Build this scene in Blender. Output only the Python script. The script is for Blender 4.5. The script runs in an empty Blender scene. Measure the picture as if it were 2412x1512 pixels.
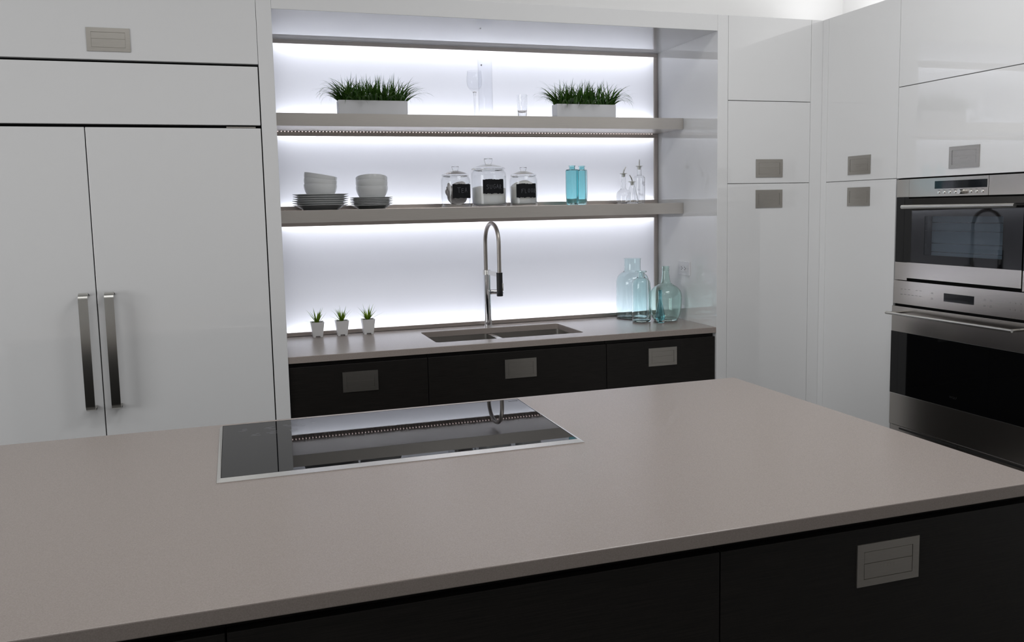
import bpy, bmesh, math, random
from mathutils import Vector, Matrix
random.seed(7)
PI = math.pi
scene = bpy.context.scene
COL = scene.collection

# ------------------------------------------------------------------ camera
F_PX, IMG_W, IMG_H = 2004.84, 2412.0, 1512.0
CAM = Vector((-0.1951, -3.7251, 1.53))
YAW, PITCH, ROLL = -0.3117, -0.1049, -0.0211
PPX, PPY = 1206 - 4.589, 756 - 54.009
fw = Vector((-math.sin(YAW) * math.cos(PITCH), math.cos(YAW) * math.cos(PITCH), math.sin(PITCH)))
r0 = Vector((math.cos(YAW), math.sin(YAW), 0))
u0 = r0.cross(fw)
CR = r0 * math.cos(ROLL) + u0 * math.sin(ROLL)
CU = u0 * math.cos(ROLL) - r0 * math.sin(ROLL)
cam_data = bpy.data.cameras.new('camera')
cam_data.sensor_width = 36.0
cam_data.lens = 36.0 * F_PX / IMG_W
cam_data.shift_x = (1206 - PPX) / IMG_W
cam_data.shift_y = -(756 - PPY) / IMG_W
cam_data.clip_start = 0.05
cam = bpy.data.objects.new('camera', cam_data)
COL.objects.link(cam)
m = Matrix((CR, CU, -fw)).transposed().to_4x4()
m.translation = CAM
cam.matrix_world = m
scene.camera = cam


def at(px, py, y):
    """the point of the plane Y = y that the photo shows at this pixel"""
    d = fw + CR * ((px - PPX) / F_PX) - CU * ((py - PPY) / F_PX)
    return CAM + d * ((y - CAM.y) / d.y)


# ------------------------------------------------------------------ world, lights, exposure
world = bpy.data.worlds.new('world')
scene.world = world
world.use_nodes = True
world.node_tree.nodes['Background'].inputs[0].default_value = (0.5, 0.5, 0.5, 1)
world.node_tree.nodes['Background'].inputs[1].default_value = 0.0
scene.view_settings.view_transform = 'Standard'
scene.view_settings.look = 'None'
scene.view_settings.gamma = 1.0
scene.view_settings.use_curve_mapping = False
scene.view_settings.exposure = 0.0
cy = scene.cycles
cy.use_denoising = True
cy.max_bounces = 14
cy.diffuse_bounces = 5
cy.glossy_bounces = 5
cy.transmission_bounces = 12
cy.transparent_max_bounces = 16
cy.sample_clamp_indirect = 6.0
cy.blur_glossy = 0.6
cy.caustics_reflective = False
cy.caustics_refractive = True


def area(name, loc, rot, sx, sy, power, color=(1, 1, 1), parent=None):
    l = bpy.data.lights.new(name, 'AREA')
    l.shape = 'RECTANGLE'
    l.size, l.size_y, l.energy, l.color = sx, sy, power, color
    o = bpy.data.objects.new(name, l)
    o.location, o.rotation_euler = loc, rot
    COL.objects.link(o)
    if parent:
        o.parent = parent
        o.location = Vector(loc) - parent.location
    return o


CEIL_Z = 3.3
NEUTRAL = (0.985, 0.99, 1.0)
POW = {'c00': 12.0, 'c01': 8.5, 'c02': 24.0, 'c10': 0.5, 'c11': 6.5, 'c12': 8.5, 'cove_b': 1.0, 'cove_s': 8.8, 'p0': 0.6, 'p1': 0.40, 'p2': 0.55, 'b0': 1.35, 'b1': 0.75, 'b2': 1.65, 'n': 2.9, 'left_fill': 88.0}
# flush ceiling panels of the showroom
for j_, ly in enumerate((-1.6, -2.9)):
    for i_, lx in enumerate((-3.0, -0.7, 1.6)):
        area('ceiling_lamp', (lx, ly, CEIL_Z - 0.02), (0, 0, 0), 1.2, 0.6, POW['c%d%d' % (j_, i_)], NEUTRAL)
# added fill lamp on the unseen left wall, lifts the left-facing surfaces
area('left_wall_fill', (-5.42, -3.2, 1.65), (0, -PI / 2, 0), 2.0, 3.0, POW['left_fill'], (0.97, 0.985, 1.0))
# cove strips lying on top of the cabinets, shining up at wall and ceiling
area('cove_lamp_back', (0.5, 0.42, 2.47), (PI, 0, 0), 3.8, 0.06, POW['cove_b'], NEUTRAL)
area('cove_lamp_side', (3.12, -0.6, 2.47), (PI, 0, 0), 0.06, 2.2, POW['cove_s'], NEUTRAL)


# ------------------------------------------------------------------ materials
def nt(name):
    mt = bpy.data.materials.new(name)
    mt.use_nodes = True
    t = mt.node_tree
    b = t.nodes['Principled BSDF']
    return mt, t, b


def plain(name, col, rough=0.5, metal=0.0, ior=1.5, spec=0.5, coat=0.0):
    mt, t, b = nt(name)
    b.inputs['Base Color'].default_value = (*col, 1)
    b.inputs['Roughness'].default_value = rough
    b.inputs['Metallic'].default_value = metal
    b.inputs['IOR'].default_value = ior
    b.inputs['Specular IOR Level'].default_value = spec
    b.inputs['Coat Weight'].default_value = coat
    return mt


def add_noise_color(t, b, c1, c2, scale, detail=4, stretch=(1, 1, 1), p0=0.35, p1=0.65):
    tc = t.nodes.new('ShaderNodeTexCoord')
    mp = t.nodes.new('ShaderNodeMapping')
    mp.inputs['Scale'].default_value = stretch
    nz = t.nodes.new('ShaderNodeTexNoise')
    nz.inputs['Scale'].default_value = scale
    nz.inputs['Detail'].default_value = detail
    rp = t.nodes.new('ShaderNodeValToRGB')
    rp.color_ramp.elements[0].color = (*c1, 1)
    rp.color_ramp.elements[1].color = (*c2, 1)
    rp.color_ramp.elements[0].position = p0
    rp.color_ramp.elements[1].position = p1
    t.links.new(tc.outputs['Object'], mp.inputs['Vector'])
    t.links.new(mp.outputs['Vector'], nz.inputs['Vector'])
    t.links.new(nz.outputs['Fac'], rp.inputs['Fac'])
    t.links.new(rp.outputs['Color'], b.inputs['Base Color'])
    return nz


def add_bump(t, b, nz, strength, dist=0.001):
    bp = t.nodes.new('ShaderNodeBump')
    bp.inputs['Strength'].default_value = strength
    bp.inputs['Distance'].default_value = dist
    t.links.new(nz.outputs['Fac'], bp.inputs['Height'])
    t.links.new(bp.outputs['Normal'], b.inputs['Normal'])


M = {}
M['lacquer'] = plain('white_gloss_lacquer', (0.79, 0.79, 0.79), 0.02, ior=1.75)
M['wall'] = plain('wall_paint', (0.84, 0.835, 0.83), 0.8)
M['room'] = plain('showroom_paint', (0.72, 0.71, 0.70), 0.8)
M['ceil'] = plain('ceiling_paint', (0.85, 0.85, 0.84), 0.9)
mt, t, b = nt('floor_tile')
nz = add_noise_color(t, b, (0.09, 0.086, 0.082), (0.13, 0.124, 0.118), 3)
b.inputs['Roughness'].default_value = 0.35
M['floor'] = mt
mt, t, b = nt('taupe_quartz')
nz = add_noise_color(t, b, (0.290, 0.251, 0.228), (0.350, 0.303, 0.276), 420, 3, p0=0.3, p1=0.7)
b.inputs['Roughness'].default_value = 0.25
b.inputs['IOR'].default_value = 1.32
M['quartz'] = mt
mt, t, b = nt('dark_wenge')
nz = add_noise_color(t, b, (0.0075, 0.0065, 0.0058), (0.0145, 0.0125, 0.011), 9, 5, (1.0, 10, 50))
b.inputs['Roughness'].default_value = 0.42
b.inputs['Specular IOR Level'].default_value = 0.3
add_bump(t, b, nz, 0.15, 0.0006)
M['wenge'] = mt
M['void'] = plain('black_recess', (0.004, 0.004, 0.004), 0.7, spec=0.1)


def steel(name, col, rough, stretch=(1, 60, 60), scale=12, bump=0.06):
    mt, t, b = nt(name)
    c1 = tuple(c * 0.93 for c in col)
    nz = add_noise_color(t, b, c1, col, scale, 4, stretch, 0.3, 0.7)
    b.inputs['Metallic'].default_value = 1.0
    b.inputs['Roughness'].default_value = rough
    if bump > 0:
        add_bump(t, b, nz, bump, 0.0004)
    return mt


M['steel'] = steel('brushed_steel', (0.74, 0.70, 0.655), 0.33)
M['steel_y'] = steel('brushed_steel_oven', (0.55, 0.52, 0.49), 0.2, (60, 1, 60))
M['rail'] = steel('bronze_anodised_rail', (0.60, 0.545, 0.505), 0.32)
M['pull'] = steel('nickel_pull', (0.50, 0.475, 0.435), 0.36, (3, 3, 60), 8, 0.0)
M['pull_y'] = steel('nickel_pull_side', (0.46, 0.44, 0.41), 0.30, (3, 3, 60), 8, 0.0)
M['handle'] = steel('satin_handle', (0.55, 0.54, 0.51), 0.24, (40, 40, 1), 10)
M['sink'] = steel('sink_steel', (0.50, 0.48, 0.45), 0.33, (1, 40, 40))
M['trim'] = plain('aluminium_trim', (0.80, 0.79, 0.76), 0.22, 1.0)
M['chrome'] = plain('chrome', (0.82, 0.83, 0.85), 0.04, 1.0)
M['hose'] = plain('hose_sleeve', (0.40, 0.37, 0.34), 0.36, 0.9)
M['black_rubber'] = plain('black_rubber', (0.012, 0.012, 0.013), 0.45)
M['black_glass'] = plain('black_glass', (0.003, 0.003, 0.0035), 0.03, ior=1.45)
M['cooktop_glass'] = plain('cooktop_glass', (0.005, 0.005, 0.006), 0.015, ior=1.33)
M['marking'] = plain('grey_print', (0.35, 0.35, 0.37), 0.5)
M['dark_print'] = plain('dark_print', (0.10, 0.10, 0.10), 0.5)
M['faint_print'] = plain('faint_print', (0.018, 0.018, 0.018), 0.5, spec=0.2)
M['display'] = plain('display_glass', (0.010, 0.012, 0.015), 0.06)
M['cavity'] = plain('oven_enamel', (0.62, 0.68, 0.72), 0.5)
M['ceramic'] = plain('white_porcelain', (0.72, 0.73, 0.73), 0.12)
M['planter'] = plain('planter_white', (0.74, 0.74, 0.76), 0.45)
M['pot'] = plain('pot_white', (0.78, 0.78, 0.78), 0.4)
M['soil'] = plain('soil', (0.06, 0.035, 0.02), 0.9)
M['board'] = plain('chalkboard_black', (0.009, 0.0095, 0.011), 0.75, spec=0.2)
M['chalk'] = plain('chalk', (0.16, 0.165, 0.185), 0.9)
M['plastic'] = plain('white_plastic', (0.74, 0.74, 0.76), 0.25)
M['slot'] = plain('dark_slot', (0.02, 0.02, 0.02), 0.6)
M['stopper'] = plain('clear_silicone', (0.72, 0.72, 0.66), 0.35)
M['teapaper'] = plain('tea_bag_paper', (0.60, 0.57, 0.56), 0.8)
M['etch'] = plain('etched_print', (0.80, 0.80, 0.84), 0.6)


def leafmat(name, c1, c2, scale=40, through=0.3):
    mt, t, b = nt(name)
    nz = add_noise_color(t, b, c1, c2, scale, 3, p0=0.3, p1=0.7)
    b.inputs['Roughness'].default_value = 0.4
    tr = t.nodes.new('ShaderNodeBsdfTranslucent')
    tr.inputs['Color'].default_value = (c2[0] * 1.6, c2[1] * 1.5, c2[2] * 0.8, 1)
    mx = t.nodes.new('ShaderNodeMixShader')
    mx.inputs[0].default_value = through
    out = t.nodes['Material Output']
    t.links.new(b.outputs[0], mx.inputs[1])
    t.links.new(tr.outputs[0], mx.inputs[2])
    t.links.new(mx.outputs[0], out.inputs['Surface'])
    return mt


M['grass'] = leafmat('grass_blades', (0.014, 0.060, 0.008), (0.060, 0.150, 0.020), 30)
M['leaf'] = leafmat('succulent_leaf', (0.10, 0.21, 0.018), (0.28, 0.42, 0.05), 60, 0.45)


def glass(name, col, rough=0.0, ior=1.45):
    mt, t, b = nt(name)
    b.inputs['Base Color'].default_value = (*col, 1)
    b.inputs['Roughness'].default_value = rough
    b.inputs['IOR'].default_value = ior
    b.inputs['Transmission Weight'].default_value = 1.0
    return mt


def two_sided_fresnel(t, ior):
    """Fresnel of a thin sheet: the same from either side"""
    ge = t.nodes.new('ShaderNodeNewGeometry')
    mr = t.nodes.new('ShaderNodeMapRange')
    mr.inputs['To Min'].default_value = ior
    mr.inputs['To Max'].default_value = 1.0 / ior
    fr = t.nodes.new('ShaderNodeFresnel')
    t.links.new(ge.outputs['Backfacing'], mr.inputs['Value'])
    t.links.new(mr.outputs['Result'], fr.inputs['IOR'])
    return fr


def thin_glass(name, col, ior=1.5):
    """thin-walled glass: passes straight through, reflects by Fresnel"""
    mt, t, b = nt(name)
    t.nodes.remove(b)
    out = t.nodes['Material Output']
    tr = t.nodes.new('ShaderNodeBsdfTransparent')
    tr.inputs['Color'].default_value = (*col, 1)
    gl = t.nodes.new('ShaderNodeBsdfGlossy')
    gl.inputs['Roughness'].default_value = 0.01
    fr = two_sided_fresnel(t, ior)
    mx = t.nodes.new('ShaderNodeMixShader')
    t.links.new(fr.outputs[0], mx.inputs[0])
    t.links.new(tr.outputs[0], mx.inputs[1])
    t.links.new(gl.outputs[0], mx.inputs[2])
    t.links.new(mx.outputs[0], out.inputs['Surface'])
    return mt


M['clear'] = glass('clear_glass', (0.975, 0.98, 0.985))
M['jar'] = thin_glass('jar_glass', (0.982, 0.986, 0.988), 1.45)
M['thin'] = thin_glass('thin_clear_glass', (0.975, 0.978, 0.985), 1.25)
M['pane'] = thin_glass('oven_window_glass', (0.62, 0.65, 0.68), 1.45)
M['aqua'] = glass('pale_aqua_glass', (0.87, 0.957, 0.962))
M['aqua2'] = glass('aqua_bottle_glass', (0.87, 0.955, 0.95))
M['green'] = glass('sea_green_glass', (0.83, 0.955, 0.915))
M['teal'] = glass('teal_blue_glass', (0.55, 0.81, 0.86))
M['turq'] = glass('frosted_turquoise_glass', (0.52, 0.83, 0.86), 0.08)


def diffuser_mat():
    mt, t, b = nt('backlit_opal_glass')
    t.nodes.remove(b)
    out = t.nodes['Material Output']
    df = t.nodes.new('ShaderNodeBsdfDiffuse')
    df.inputs['Color'].default_value = (0.72, 0.72, 0.74, 1)
    tr = t.nodes.new('ShaderNodeBsdfTranslucent')
    tr.inputs['Color'].default_value = (0.95, 0.95, 0.97, 1)
    mx = t.nodes.new('ShaderNodeMixShader')
    mx.inputs[0].default_value = 0.6
    gl = t.nodes.new('ShaderNodeBsdfGlossy')
    gl.inputs['Roughness'].default_value = 0.04
    fr = two_sided_fresnel(t, 1.45)
    m2 = t.nodes.new('ShaderNodeMixShader')
    t.links.new(df.outputs[0], mx.inputs[1])
    t.links.new(tr.outputs[0], mx.inputs[2])
    t.links.new(fr.outputs[0], m2.inputs[0])
    t.links.new(mx.outputs[0], m2.inputs[1])
    t.links.new(gl.outputs[0], m2.inputs[2])
    t.links.new(m2.outputs[0], out.inputs['Surface'])
    return mt


M['opal'] = diffuser_mat()
M['reflector'] = plain('grey_housing', (0.4, 0.4, 0.41), 0.9)


def emit(name, col, s):
    mt, t, b = nt(name)
    b.inputs['Base Color'].default_value = (0.8, 0.8, 0.8, 1)
    b.inputs['Emission Color'].default_value = (*col, 1)
    b.inputs['Emission Strength'].default_value = s
    return mt


def powder(name, col):
    """fine grains: light that enters at the back travels through"""
    mt, t, b = nt(name)
    b.inputs['Base Color'].default_value = (*col, 1)
    b.inputs['Roughness'].default_value = 0.9
    b.inputs['Subsurface Weight'].default_value = 1.0
    b.inputs['Subsurface Radius'].default_value = (1.0, 0.95, 0.85)
    b.inputs['Subsurface Scale'].default_value = 0.05
    return mt


M['sugar'] = powder('sugar_white', (0.93, 0.92, 0.88))
M['flour'] = powder('flour_cream', (0.93, 0.90, 0.84))
M['led'] = emit('led_chip', (1.0, 0.82, 0.82), 3.0)

# ------------------------------------------------------------------ mesh helpers
ORG = {}


def thing(name, label, cat, loc, group=None):
    o = bpy.data.objects.new(name, None)
    o.empty_display_size = 0.05
    COL.objects.link(o)
    o.location = loc
    o['label'], o['category'] = label, cat
    if group:
        o['group'] = group
    ORG[o] = Vector(loc)
    return o


def finish(name, bm, mat, parent=None, smooth=False, local=False):
    """link a bmesh as one object; vertices are in world space unless local"""
    if parent is not None and not local:
        bmesh.ops.translate(bm, verts=bm.verts, vec=-ORG[parent])
    bmesh.ops.recalc_face_normals(bm, faces=bm.faces)
    me = bpy.data.meshes.new(name)
    bm.to_mesh(me)
    bm.free()
    if smooth:
        for p in me.polygons:
            p.use_smooth = True
        try:
            me.set_sharp_from_angle(angle=math.radians(38))
        except Exception:
            pass
    me.materials.append(M[mat])
    o = bpy.data.objects.new(name, me)
    COL.objects.link(o)
    if parent is not None:
        o.parent = parent
        ORG[o] = ORG[parent]
    else:
        ORG[o] = Vector((0, 0, 0))
    return o


def tag(o, label, cat=None, group=None, kind=None):
    o['label'] = label
    if cat:
        o['category'] = cat
    if group:
        o['group'] = group
    if kind:
        o['kind'] = kind
    return o


def box(bm, x0, x1, y0, y1, z0, z1, bev=0.0, seg=2):
    if x0 > x1: x0, x1 = x1, x0
    if y0 > y1: y0, y1 = y1, y0
    if z0 > z1: z0, z1 = z1, z0
    v = [bm.verts.new(c) for c in ((x0, y0, z0), (x1, y0, z0), (x1, y1, z0), (x0, y1, z0),
                                   (x0, y0, z1), (x1, y0, z1), (x1, y1, z1), (x0, y1, z1))]
    fs = [bm.faces.new([v[i] for i in q]) for q in
          ((0, 3, 2, 1), (4, 5, 6, 7), (0, 1, 5, 4), (1, 2, 6, 5), (2, 3, 7, 6), (3, 0, 4, 7))]
    if bev > 0:
        es = set(e for f in fs for e in f.edges)
        bmesh.ops.bevel(bm, geom=list(es), offset=bev, segments=seg, affect='EDGES', profile=0.5)
    return v


def bx(name, mat, parent, x0, x1, y0, y1, z0, z1, bev=0.0, seg=2, smooth=False):
    bm = bmesh.new()
    box(bm, x0, x1, y0, y1, z0, z1, bev, seg)
    return finish(name, bm, mat, parent, smooth)


def cyl(bm, p0, p1, r0_, r1_=None, seg=24, cap=True):
    r1_ = r0_ if r1_ is None else r1_
    p0, p1 = Vector(p0), Vector(p1)
    d = (p1 - p0).normalized()
    a = d.orthogonal().normalized()
    b_ = d.cross(a)
    A = [bm.verts.new(p0 + (a * math.cos(2 * PI * i / seg) + b_ * math.sin(2 * PI * i / seg)) * r0_) for i in range(seg)]
    B = [bm.verts.new(p1 + (a * math.cos(2 * PI * i / seg) + b_ * math.sin(2 * PI * i / seg)) * r1_) for i in range(seg)]
    for i in range(seg):
        bm.faces.new((A[i], A[(i + 1) % seg], B[(i + 1) % seg], B[i]))
    if cap:
        bm.faces.new(A[::-1])
        bm.faces.new(B)


def tube(bm, pts, r, seg=16):
    pts = [Vector(p) for p in pts]
    rings = []
    prev = None
    for i, p in enumerate(pts):
        d = (pts[min(i + 1, len(pts) - 1)] - pts[max(i - 1, 0)]).normalized()
        if prev is None:
            a = d.orthogonal().normalized()
        else:
            a = (prev - d * prev.dot(d)).normalized()
        prev = a
        b_ = d.cross(a)
        rr = r[i] if isinstance(r, (list, tuple)) else r
        rings.append([bm.verts.new(p + (a * math.cos(2 * PI * k / seg) + b_ * math.sin(2 * PI * k / seg)) * rr) for k in range(seg)])
    for i in range(len(rings) - 1):
        for k in range(seg):
            bm.faces.new((rings[i][k], rings[i][(k + 1) % seg], rings[i + 1][(k + 1) % seg], rings[i + 1][k]))
    bm.faces.new(rings[0][::-1])
    bm.faces.new(rings[-1])


def smooth_profile(pts, n=4):
    """Catmull-Rom through (r, z) points"""
    out = []
    for i in range(len(pts) - 1):
        p0 = pts[max(i - 1, 0)]; p1 = pts[i]; p2 = pts[i + 1]; p3 = pts[min(i + 2, len(pts) - 1)]
        for k in range(n):
            t_ = k / n
            q = []
            for c in (0, 1):
                q.append(0.5 * ((2 * p1[c]) + (-p0[c] + p2[c]) * t_ + (2 * p0[c] - 5 * p1[c] + 4 * p2[c] - p3[c]) * t_ ** 2
                                + (-p0[c] + 3 * p1[c] - 3 * p2[c] + p3[c]) * t_ ** 3))
            out.append((max(q[0], 0.0), q[1]))
    out.append(pts[-1])
    return out


def lathe(bm, prof, c=(0, 0, 0), seg=40, wob=None):
    c = Vector(c)
    rings = []
    for (r, z) in prof:
        if r < 1e-6:
            rings.append([bm.verts.new(c + Vector((0, 0, z)))])
        else:
            ring = []
            for k in range(seg):
                a = 2 * PI * k / seg
                rr = r * (wob(a, z) if wob else 1.0)
                ring.append(bm.verts.new(c + Vector((rr * math.cos(a), rr * math.sin(a), z))))
            rings.append(ring)
    for A, B in zip(rings, rings[1:]):
        if len(A) == 1 and len(B) == 1:
            continue
        for k in range(seg):
            k2 = (k + 1) % seg
            if len(A) == 1:
                bm.faces.new((A[0], B[k], B[k2]))
            elif len(B) == 1:
                bm.faces.new((A[k], A[k2], B[0]))
            else:
                bm.faces.new((A[k], A[k2], B[k2], B[k]))


def vessel(outer, wall, base):
    """closed wall profile: outer from the base centre up to the lip, then the inside back down"""
    inner = []
    for (r, z) in outer[1:]:
        if z > base:
            inner.append((max(r - wall, 0.001), z))
    inner[-1] = (inner[-1][0], outer[-1][1])
    bot = [(max(inner[0][0] * 0.9, 0.001), base), (0.0, base)]
    return outer + inner[::-1] + bot


def ring_plate(bm, axis, d0, d1, a0, a1, z0, z1, ha0, ha1, hz0, hz1):
    """a slab with a rectangular hole; axis 'y': slab in XZ, axis 'x': slab in YZ"""
    def put(a, d, z):
        return (a, d, z) if axis == 'y' else (d, a, z)
    o = [(a0, z0), (a1, z0), (a1, z1), (a0, z1)]
    h = [(ha0, hz0), (ha1, hz0), (ha1, hz1), (ha0, hz1)]
    V = {}
    for n_, L in (('o', o), ('h', h)):
        for d_, dn in ((d0, 0), (d1, 1)):
            for i, (a, z) in enumerate(L):
                V[n_, dn, i] = bm.verts.new(put(a, d_, z))
    for i in range(4):
        j = (i + 1) % 4
        for dn in (0, 1):
            bm.faces.new((V['o', dn, i], V['o', dn, j], V['h', dn, j], V['h', dn, i]))
        bm.faces.new((V['o', 0, i], V['o', 0, j], V['o', 1, j], V['o', 1, i]))
        bm.faces.new((V['h', 0, i], V['h', 0, j], V['h', 1, j], V['h', 1, i]))


def struct(o):
    o['kind'] = 'structure'
    return o


# ------------------------------------------------------------------ key dimensions (metres)
XL, XNR, XCR, XC2, XRUN = 0.0, 2.0943, 2.1531, 2.6359, 2.704   # niche left, niche right, column right, pantry right, side run face
ZTOP, ZHEAD = 2.4441, 2.3673
ZCT, ZCB = 0.9137, 0.885
YP = 0.627            # face of the backlit panels
YWALL, XWALL = 0.70, 3.388
S1B, S1T, S2B, S2T = 1.926, 1.984, 1.4835, 1.541
YSH = 0.3315

# ------------------------------------------------------------------ room shell
RX0, RX1, RY0, RY1 = -5.5, XWALL, -7.0, YWALL
struct(bx('floor', 'floor', None, RX0, RX1, RY0, RY1, -0.1, 0.0))
struct(bx('ceiling', 'ceil', None, RX0, RX1, RY0, RY1, CEIL_Z, CEIL_Z + 0.1))
struct(bx('wall_back', 'wall', None, RX0, RX1 + 0.1, RY1, RY1 + 0.1, 0, CEIL_Z))
struct(bx('wall_right', 'wall', None, RX1, RX1 + 0.1, RY0, RY1, 0, CEIL_Z))
struct(bx('wall_left', 'room', None, RX0 - 0.1, RX0, RY0, RY1, 0, CEIL_Z))
bm = bmesh.new()
ring_plate(bm, 'x', RX0, RX0 + 0.06, -4.78, -1.62, 0.57, 2.73, -4.7, -1.7, 0.65, 2.65)
for yy in (-3.7, -2.7):
    box(bm, RX0 + 0.005, RX0 + 0.055, yy - 0.02, yy + 0.02, 0.65, 2.65)
struct(finish('fill_lamp_frame', bm, 'lacquer', None))  # invented window frame, unseen, put around the added fill lamp
struct(bx('wall_front', 'room', None, RX0, RX1, RY0 - 0.1, RY0, 0, CEIL_Z))

# ------------------------------------------------------------------ recessed pulls
PW, PH = 0.156, 0.090


def pull_mesh(axis):
    """plate, two flaps and a row of stamped marks; face at d = 0 looking towards -d, local a to the right"""
    bm = bmesh.new()
    P = lambda a0, a1, d0, d1, z0, z1: box(bm, *((a0, a1, d0, d1, z0, z1) if axis == 'y' else (d0, d1, -a1, -a0, z0, z1)))
    ins = 0.0165
    s = 1 if axis == 'y' else -1
    ha0, ha1 = ((ins, PW - ins) if axis == 'y' else (-(PW - ins), -ins))
    ring_plate(bm, axis, -0.003, 0.0, 0 if axis == 'y' else -PW, PW if axis == 'y' else 0, 0, PH, ha0, ha1, ins * 0.9, PH - ins)
    P(ins, PW - ins, -0.0004, 0.0, ins * 0.9, PH - ins)
    g = 0.0011
    zs = PH - ins - 0.026
    P(ins + g, PW - ins - g, -0.0023, -0.0005, zs + g, PH - ins - g)
    P(ins + g, PW - ins - g, -0.0027, -0.0005, ins * 0.9 + g, zs)
    for k in range(5):
        c = PW / 2 - 0.017 + k * 0.0085
        P(c - 0.0024, c + 0.0024, -0.0031, -0.0027, zs - 0.0115, zs - 0.0105)
        P(c - 0.0024, c + 0.0024, -0.0031, -0.0027, zs - 0.0065, zs - 0.0055)
        P(c - 0.0026, c - 0.0018, -0.0031, -0.0027, zs - 0.0105, zs - 0.0065)
    bmesh.ops.recalc_face_normals(bm, faces=bm.faces)
    me = bpy.data.meshes.new('pull')
    bm.to_mesh(me)
    bm.free()
    me.materials.append(M['pull' if axis == 'y' else 'pull_y'])
    return me


PULL = {'y': pull_mesh('y'), 'x': pull_mesh('x')}


def pull(parent, axis, a, d, z):
    o = bpy.data.objects.new('pull', PULL[axis])
    COL.objects.link(o)
    o.parent = parent
    o.location = Vector((a, d, z) if axis == 'y' else (d, a, z)) - ORG[parent]
    o['label'] = 'recessed brushed nickel flap pull'
    return o


BV = 0.0012

# ------------------------------------------------------------------ refrigerator and cupboard over it
FX0 = -1.30
fr = thing('refrigerator', 'built-in refrigerator with white gloss doors and two upright strap handles', 'refrigerator', (-0.68, 0.0, 0.0))
bx('body', 'void', fr, FX0, -0.062, 0.03, 0.69, 0.0, 2.139)
bx('grille_panel', 'lacquer', fr, FX0, -0.0655, 0.0, 0.028, 1.8940, 2.1310, BV)
dl = bx('door', 'lacquer', fr, FX0, -0.7298, 0.0, 0.028, 0.10, 1.8812, BV)
dr = bx('door', 'lacquer', fr, -0.7256, -0.0655, 0.0, 0.028, 0.10, 1.8812, BV)
bx('hinge_rail', 'steel', fr, -0.20, -0.085, 0.012, 0.022, 1.884, 1.8885)


def strap(parent, xc):
    bm = bmesh.new()
    w, t_, out = 0.017, 0.0075, 0.052
    z0, z1, rad = 0.768, 1.226, 0.020
    path = [(0.0, z1)]
    for k in range(7):
        a = k / 6 * PI / 2
        path.append((-(out - rad) - rad * math.sin(a), z1 - rad + rad * math.cos(a)))
    for k in range(7):
        a = k / 6 * PI / 2
        path.append((-(out - rad) - rad * math.cos(a), z0 + rad - rad * math.sin(a)))
    path.append((0.0, z0))
    n = len(path)
    rings = []
    for i, (y, z) in enumerate(path):
        y2, z2 = path[min(i + 1, n - 1)]
        y1, z1_ = path[max(i - 1, 0)]
        tx, tz = y2 - y1, z2 - z1_
        L = math.hypot(tx, tz)
        ny, nz_ = tz / L, -tx / L
        # inside of the bend
        iy, iz = y - ny * t_ * -1, z - nz_ * t_ * -1
        if i in (0, n - 1):
            iy = 0.0
            iz = z - t_ if i == 0 else z + t_
        rings.append([bm.verts.new((xc - w, y, z)), bm.verts.new((xc + w, y, z)), bm.verts.new((xc + w, iy, iz)), bm.verts.new((xc - w, iy, iz))])
    for A, B in zip(rings, rings[1:]):
        for k in range(4):
            bm.faces.new((A[k], A[(k + 1) % 4], B[(k + 1) % 4], B[k]))
    bm.faces.new(rings[0]); bm.faces.new(rings[-1])
    o = finish('handle', bm, 'handle', parent, True)
    o['label'] = 'satin steel strap handle'


strap(dl, -0.770)
strap(dr, -0.6765)

oc = thing('overhead_cabinet', 'white gloss lift-up cupboard above the refrigerator', 'cabinet', (-0.68, 0.0, 2.142))
bx('carcass', 'lacquer', oc, FX0, -0.0625, 0.024, 0.69, 2.1430, ZTOP)
d = bx('door', 'lacquer', oc, FX0, -0.0625, 0.0, 0.022, 2.1418, ZTOP, BV)
pull(d, 'y', -0.6986, 0.0, 2.1727)

ep = tag(bx('end_panel', 'lacquer', None, FX0 - 0.045, FX0 - 0.003, 0.0, 0.69, 0.0, ZTOP, BV), 'white gloss end panel at the open side of the refrigerator', 'panel')

# ------------------------------------------------------------------ niche surround
ns = thing('niche_surround', 'white gloss surround framing the lit niche above the sink', 'panelling', (1.05, 0.0, 0.0))
bx('side_panel', 'lacquer', ns, -0.061, -0.0005, 0.0, 0.69, 0.0, ZTOP, BV)
bx('side_panel', 'lacquer', ns, XNR + 0.0005, XCR, 0.0, 0.69, 0.0, ZTOP, BV)
bx('header', 'lacquer', ns, 0.0, XNR, 0.0, 0.69, ZHEAD, ZTOP, BV)

# ------------------------------------------------------------------ backlit panels
LED_COL = (0.885, 0.915, 1.0)


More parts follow.
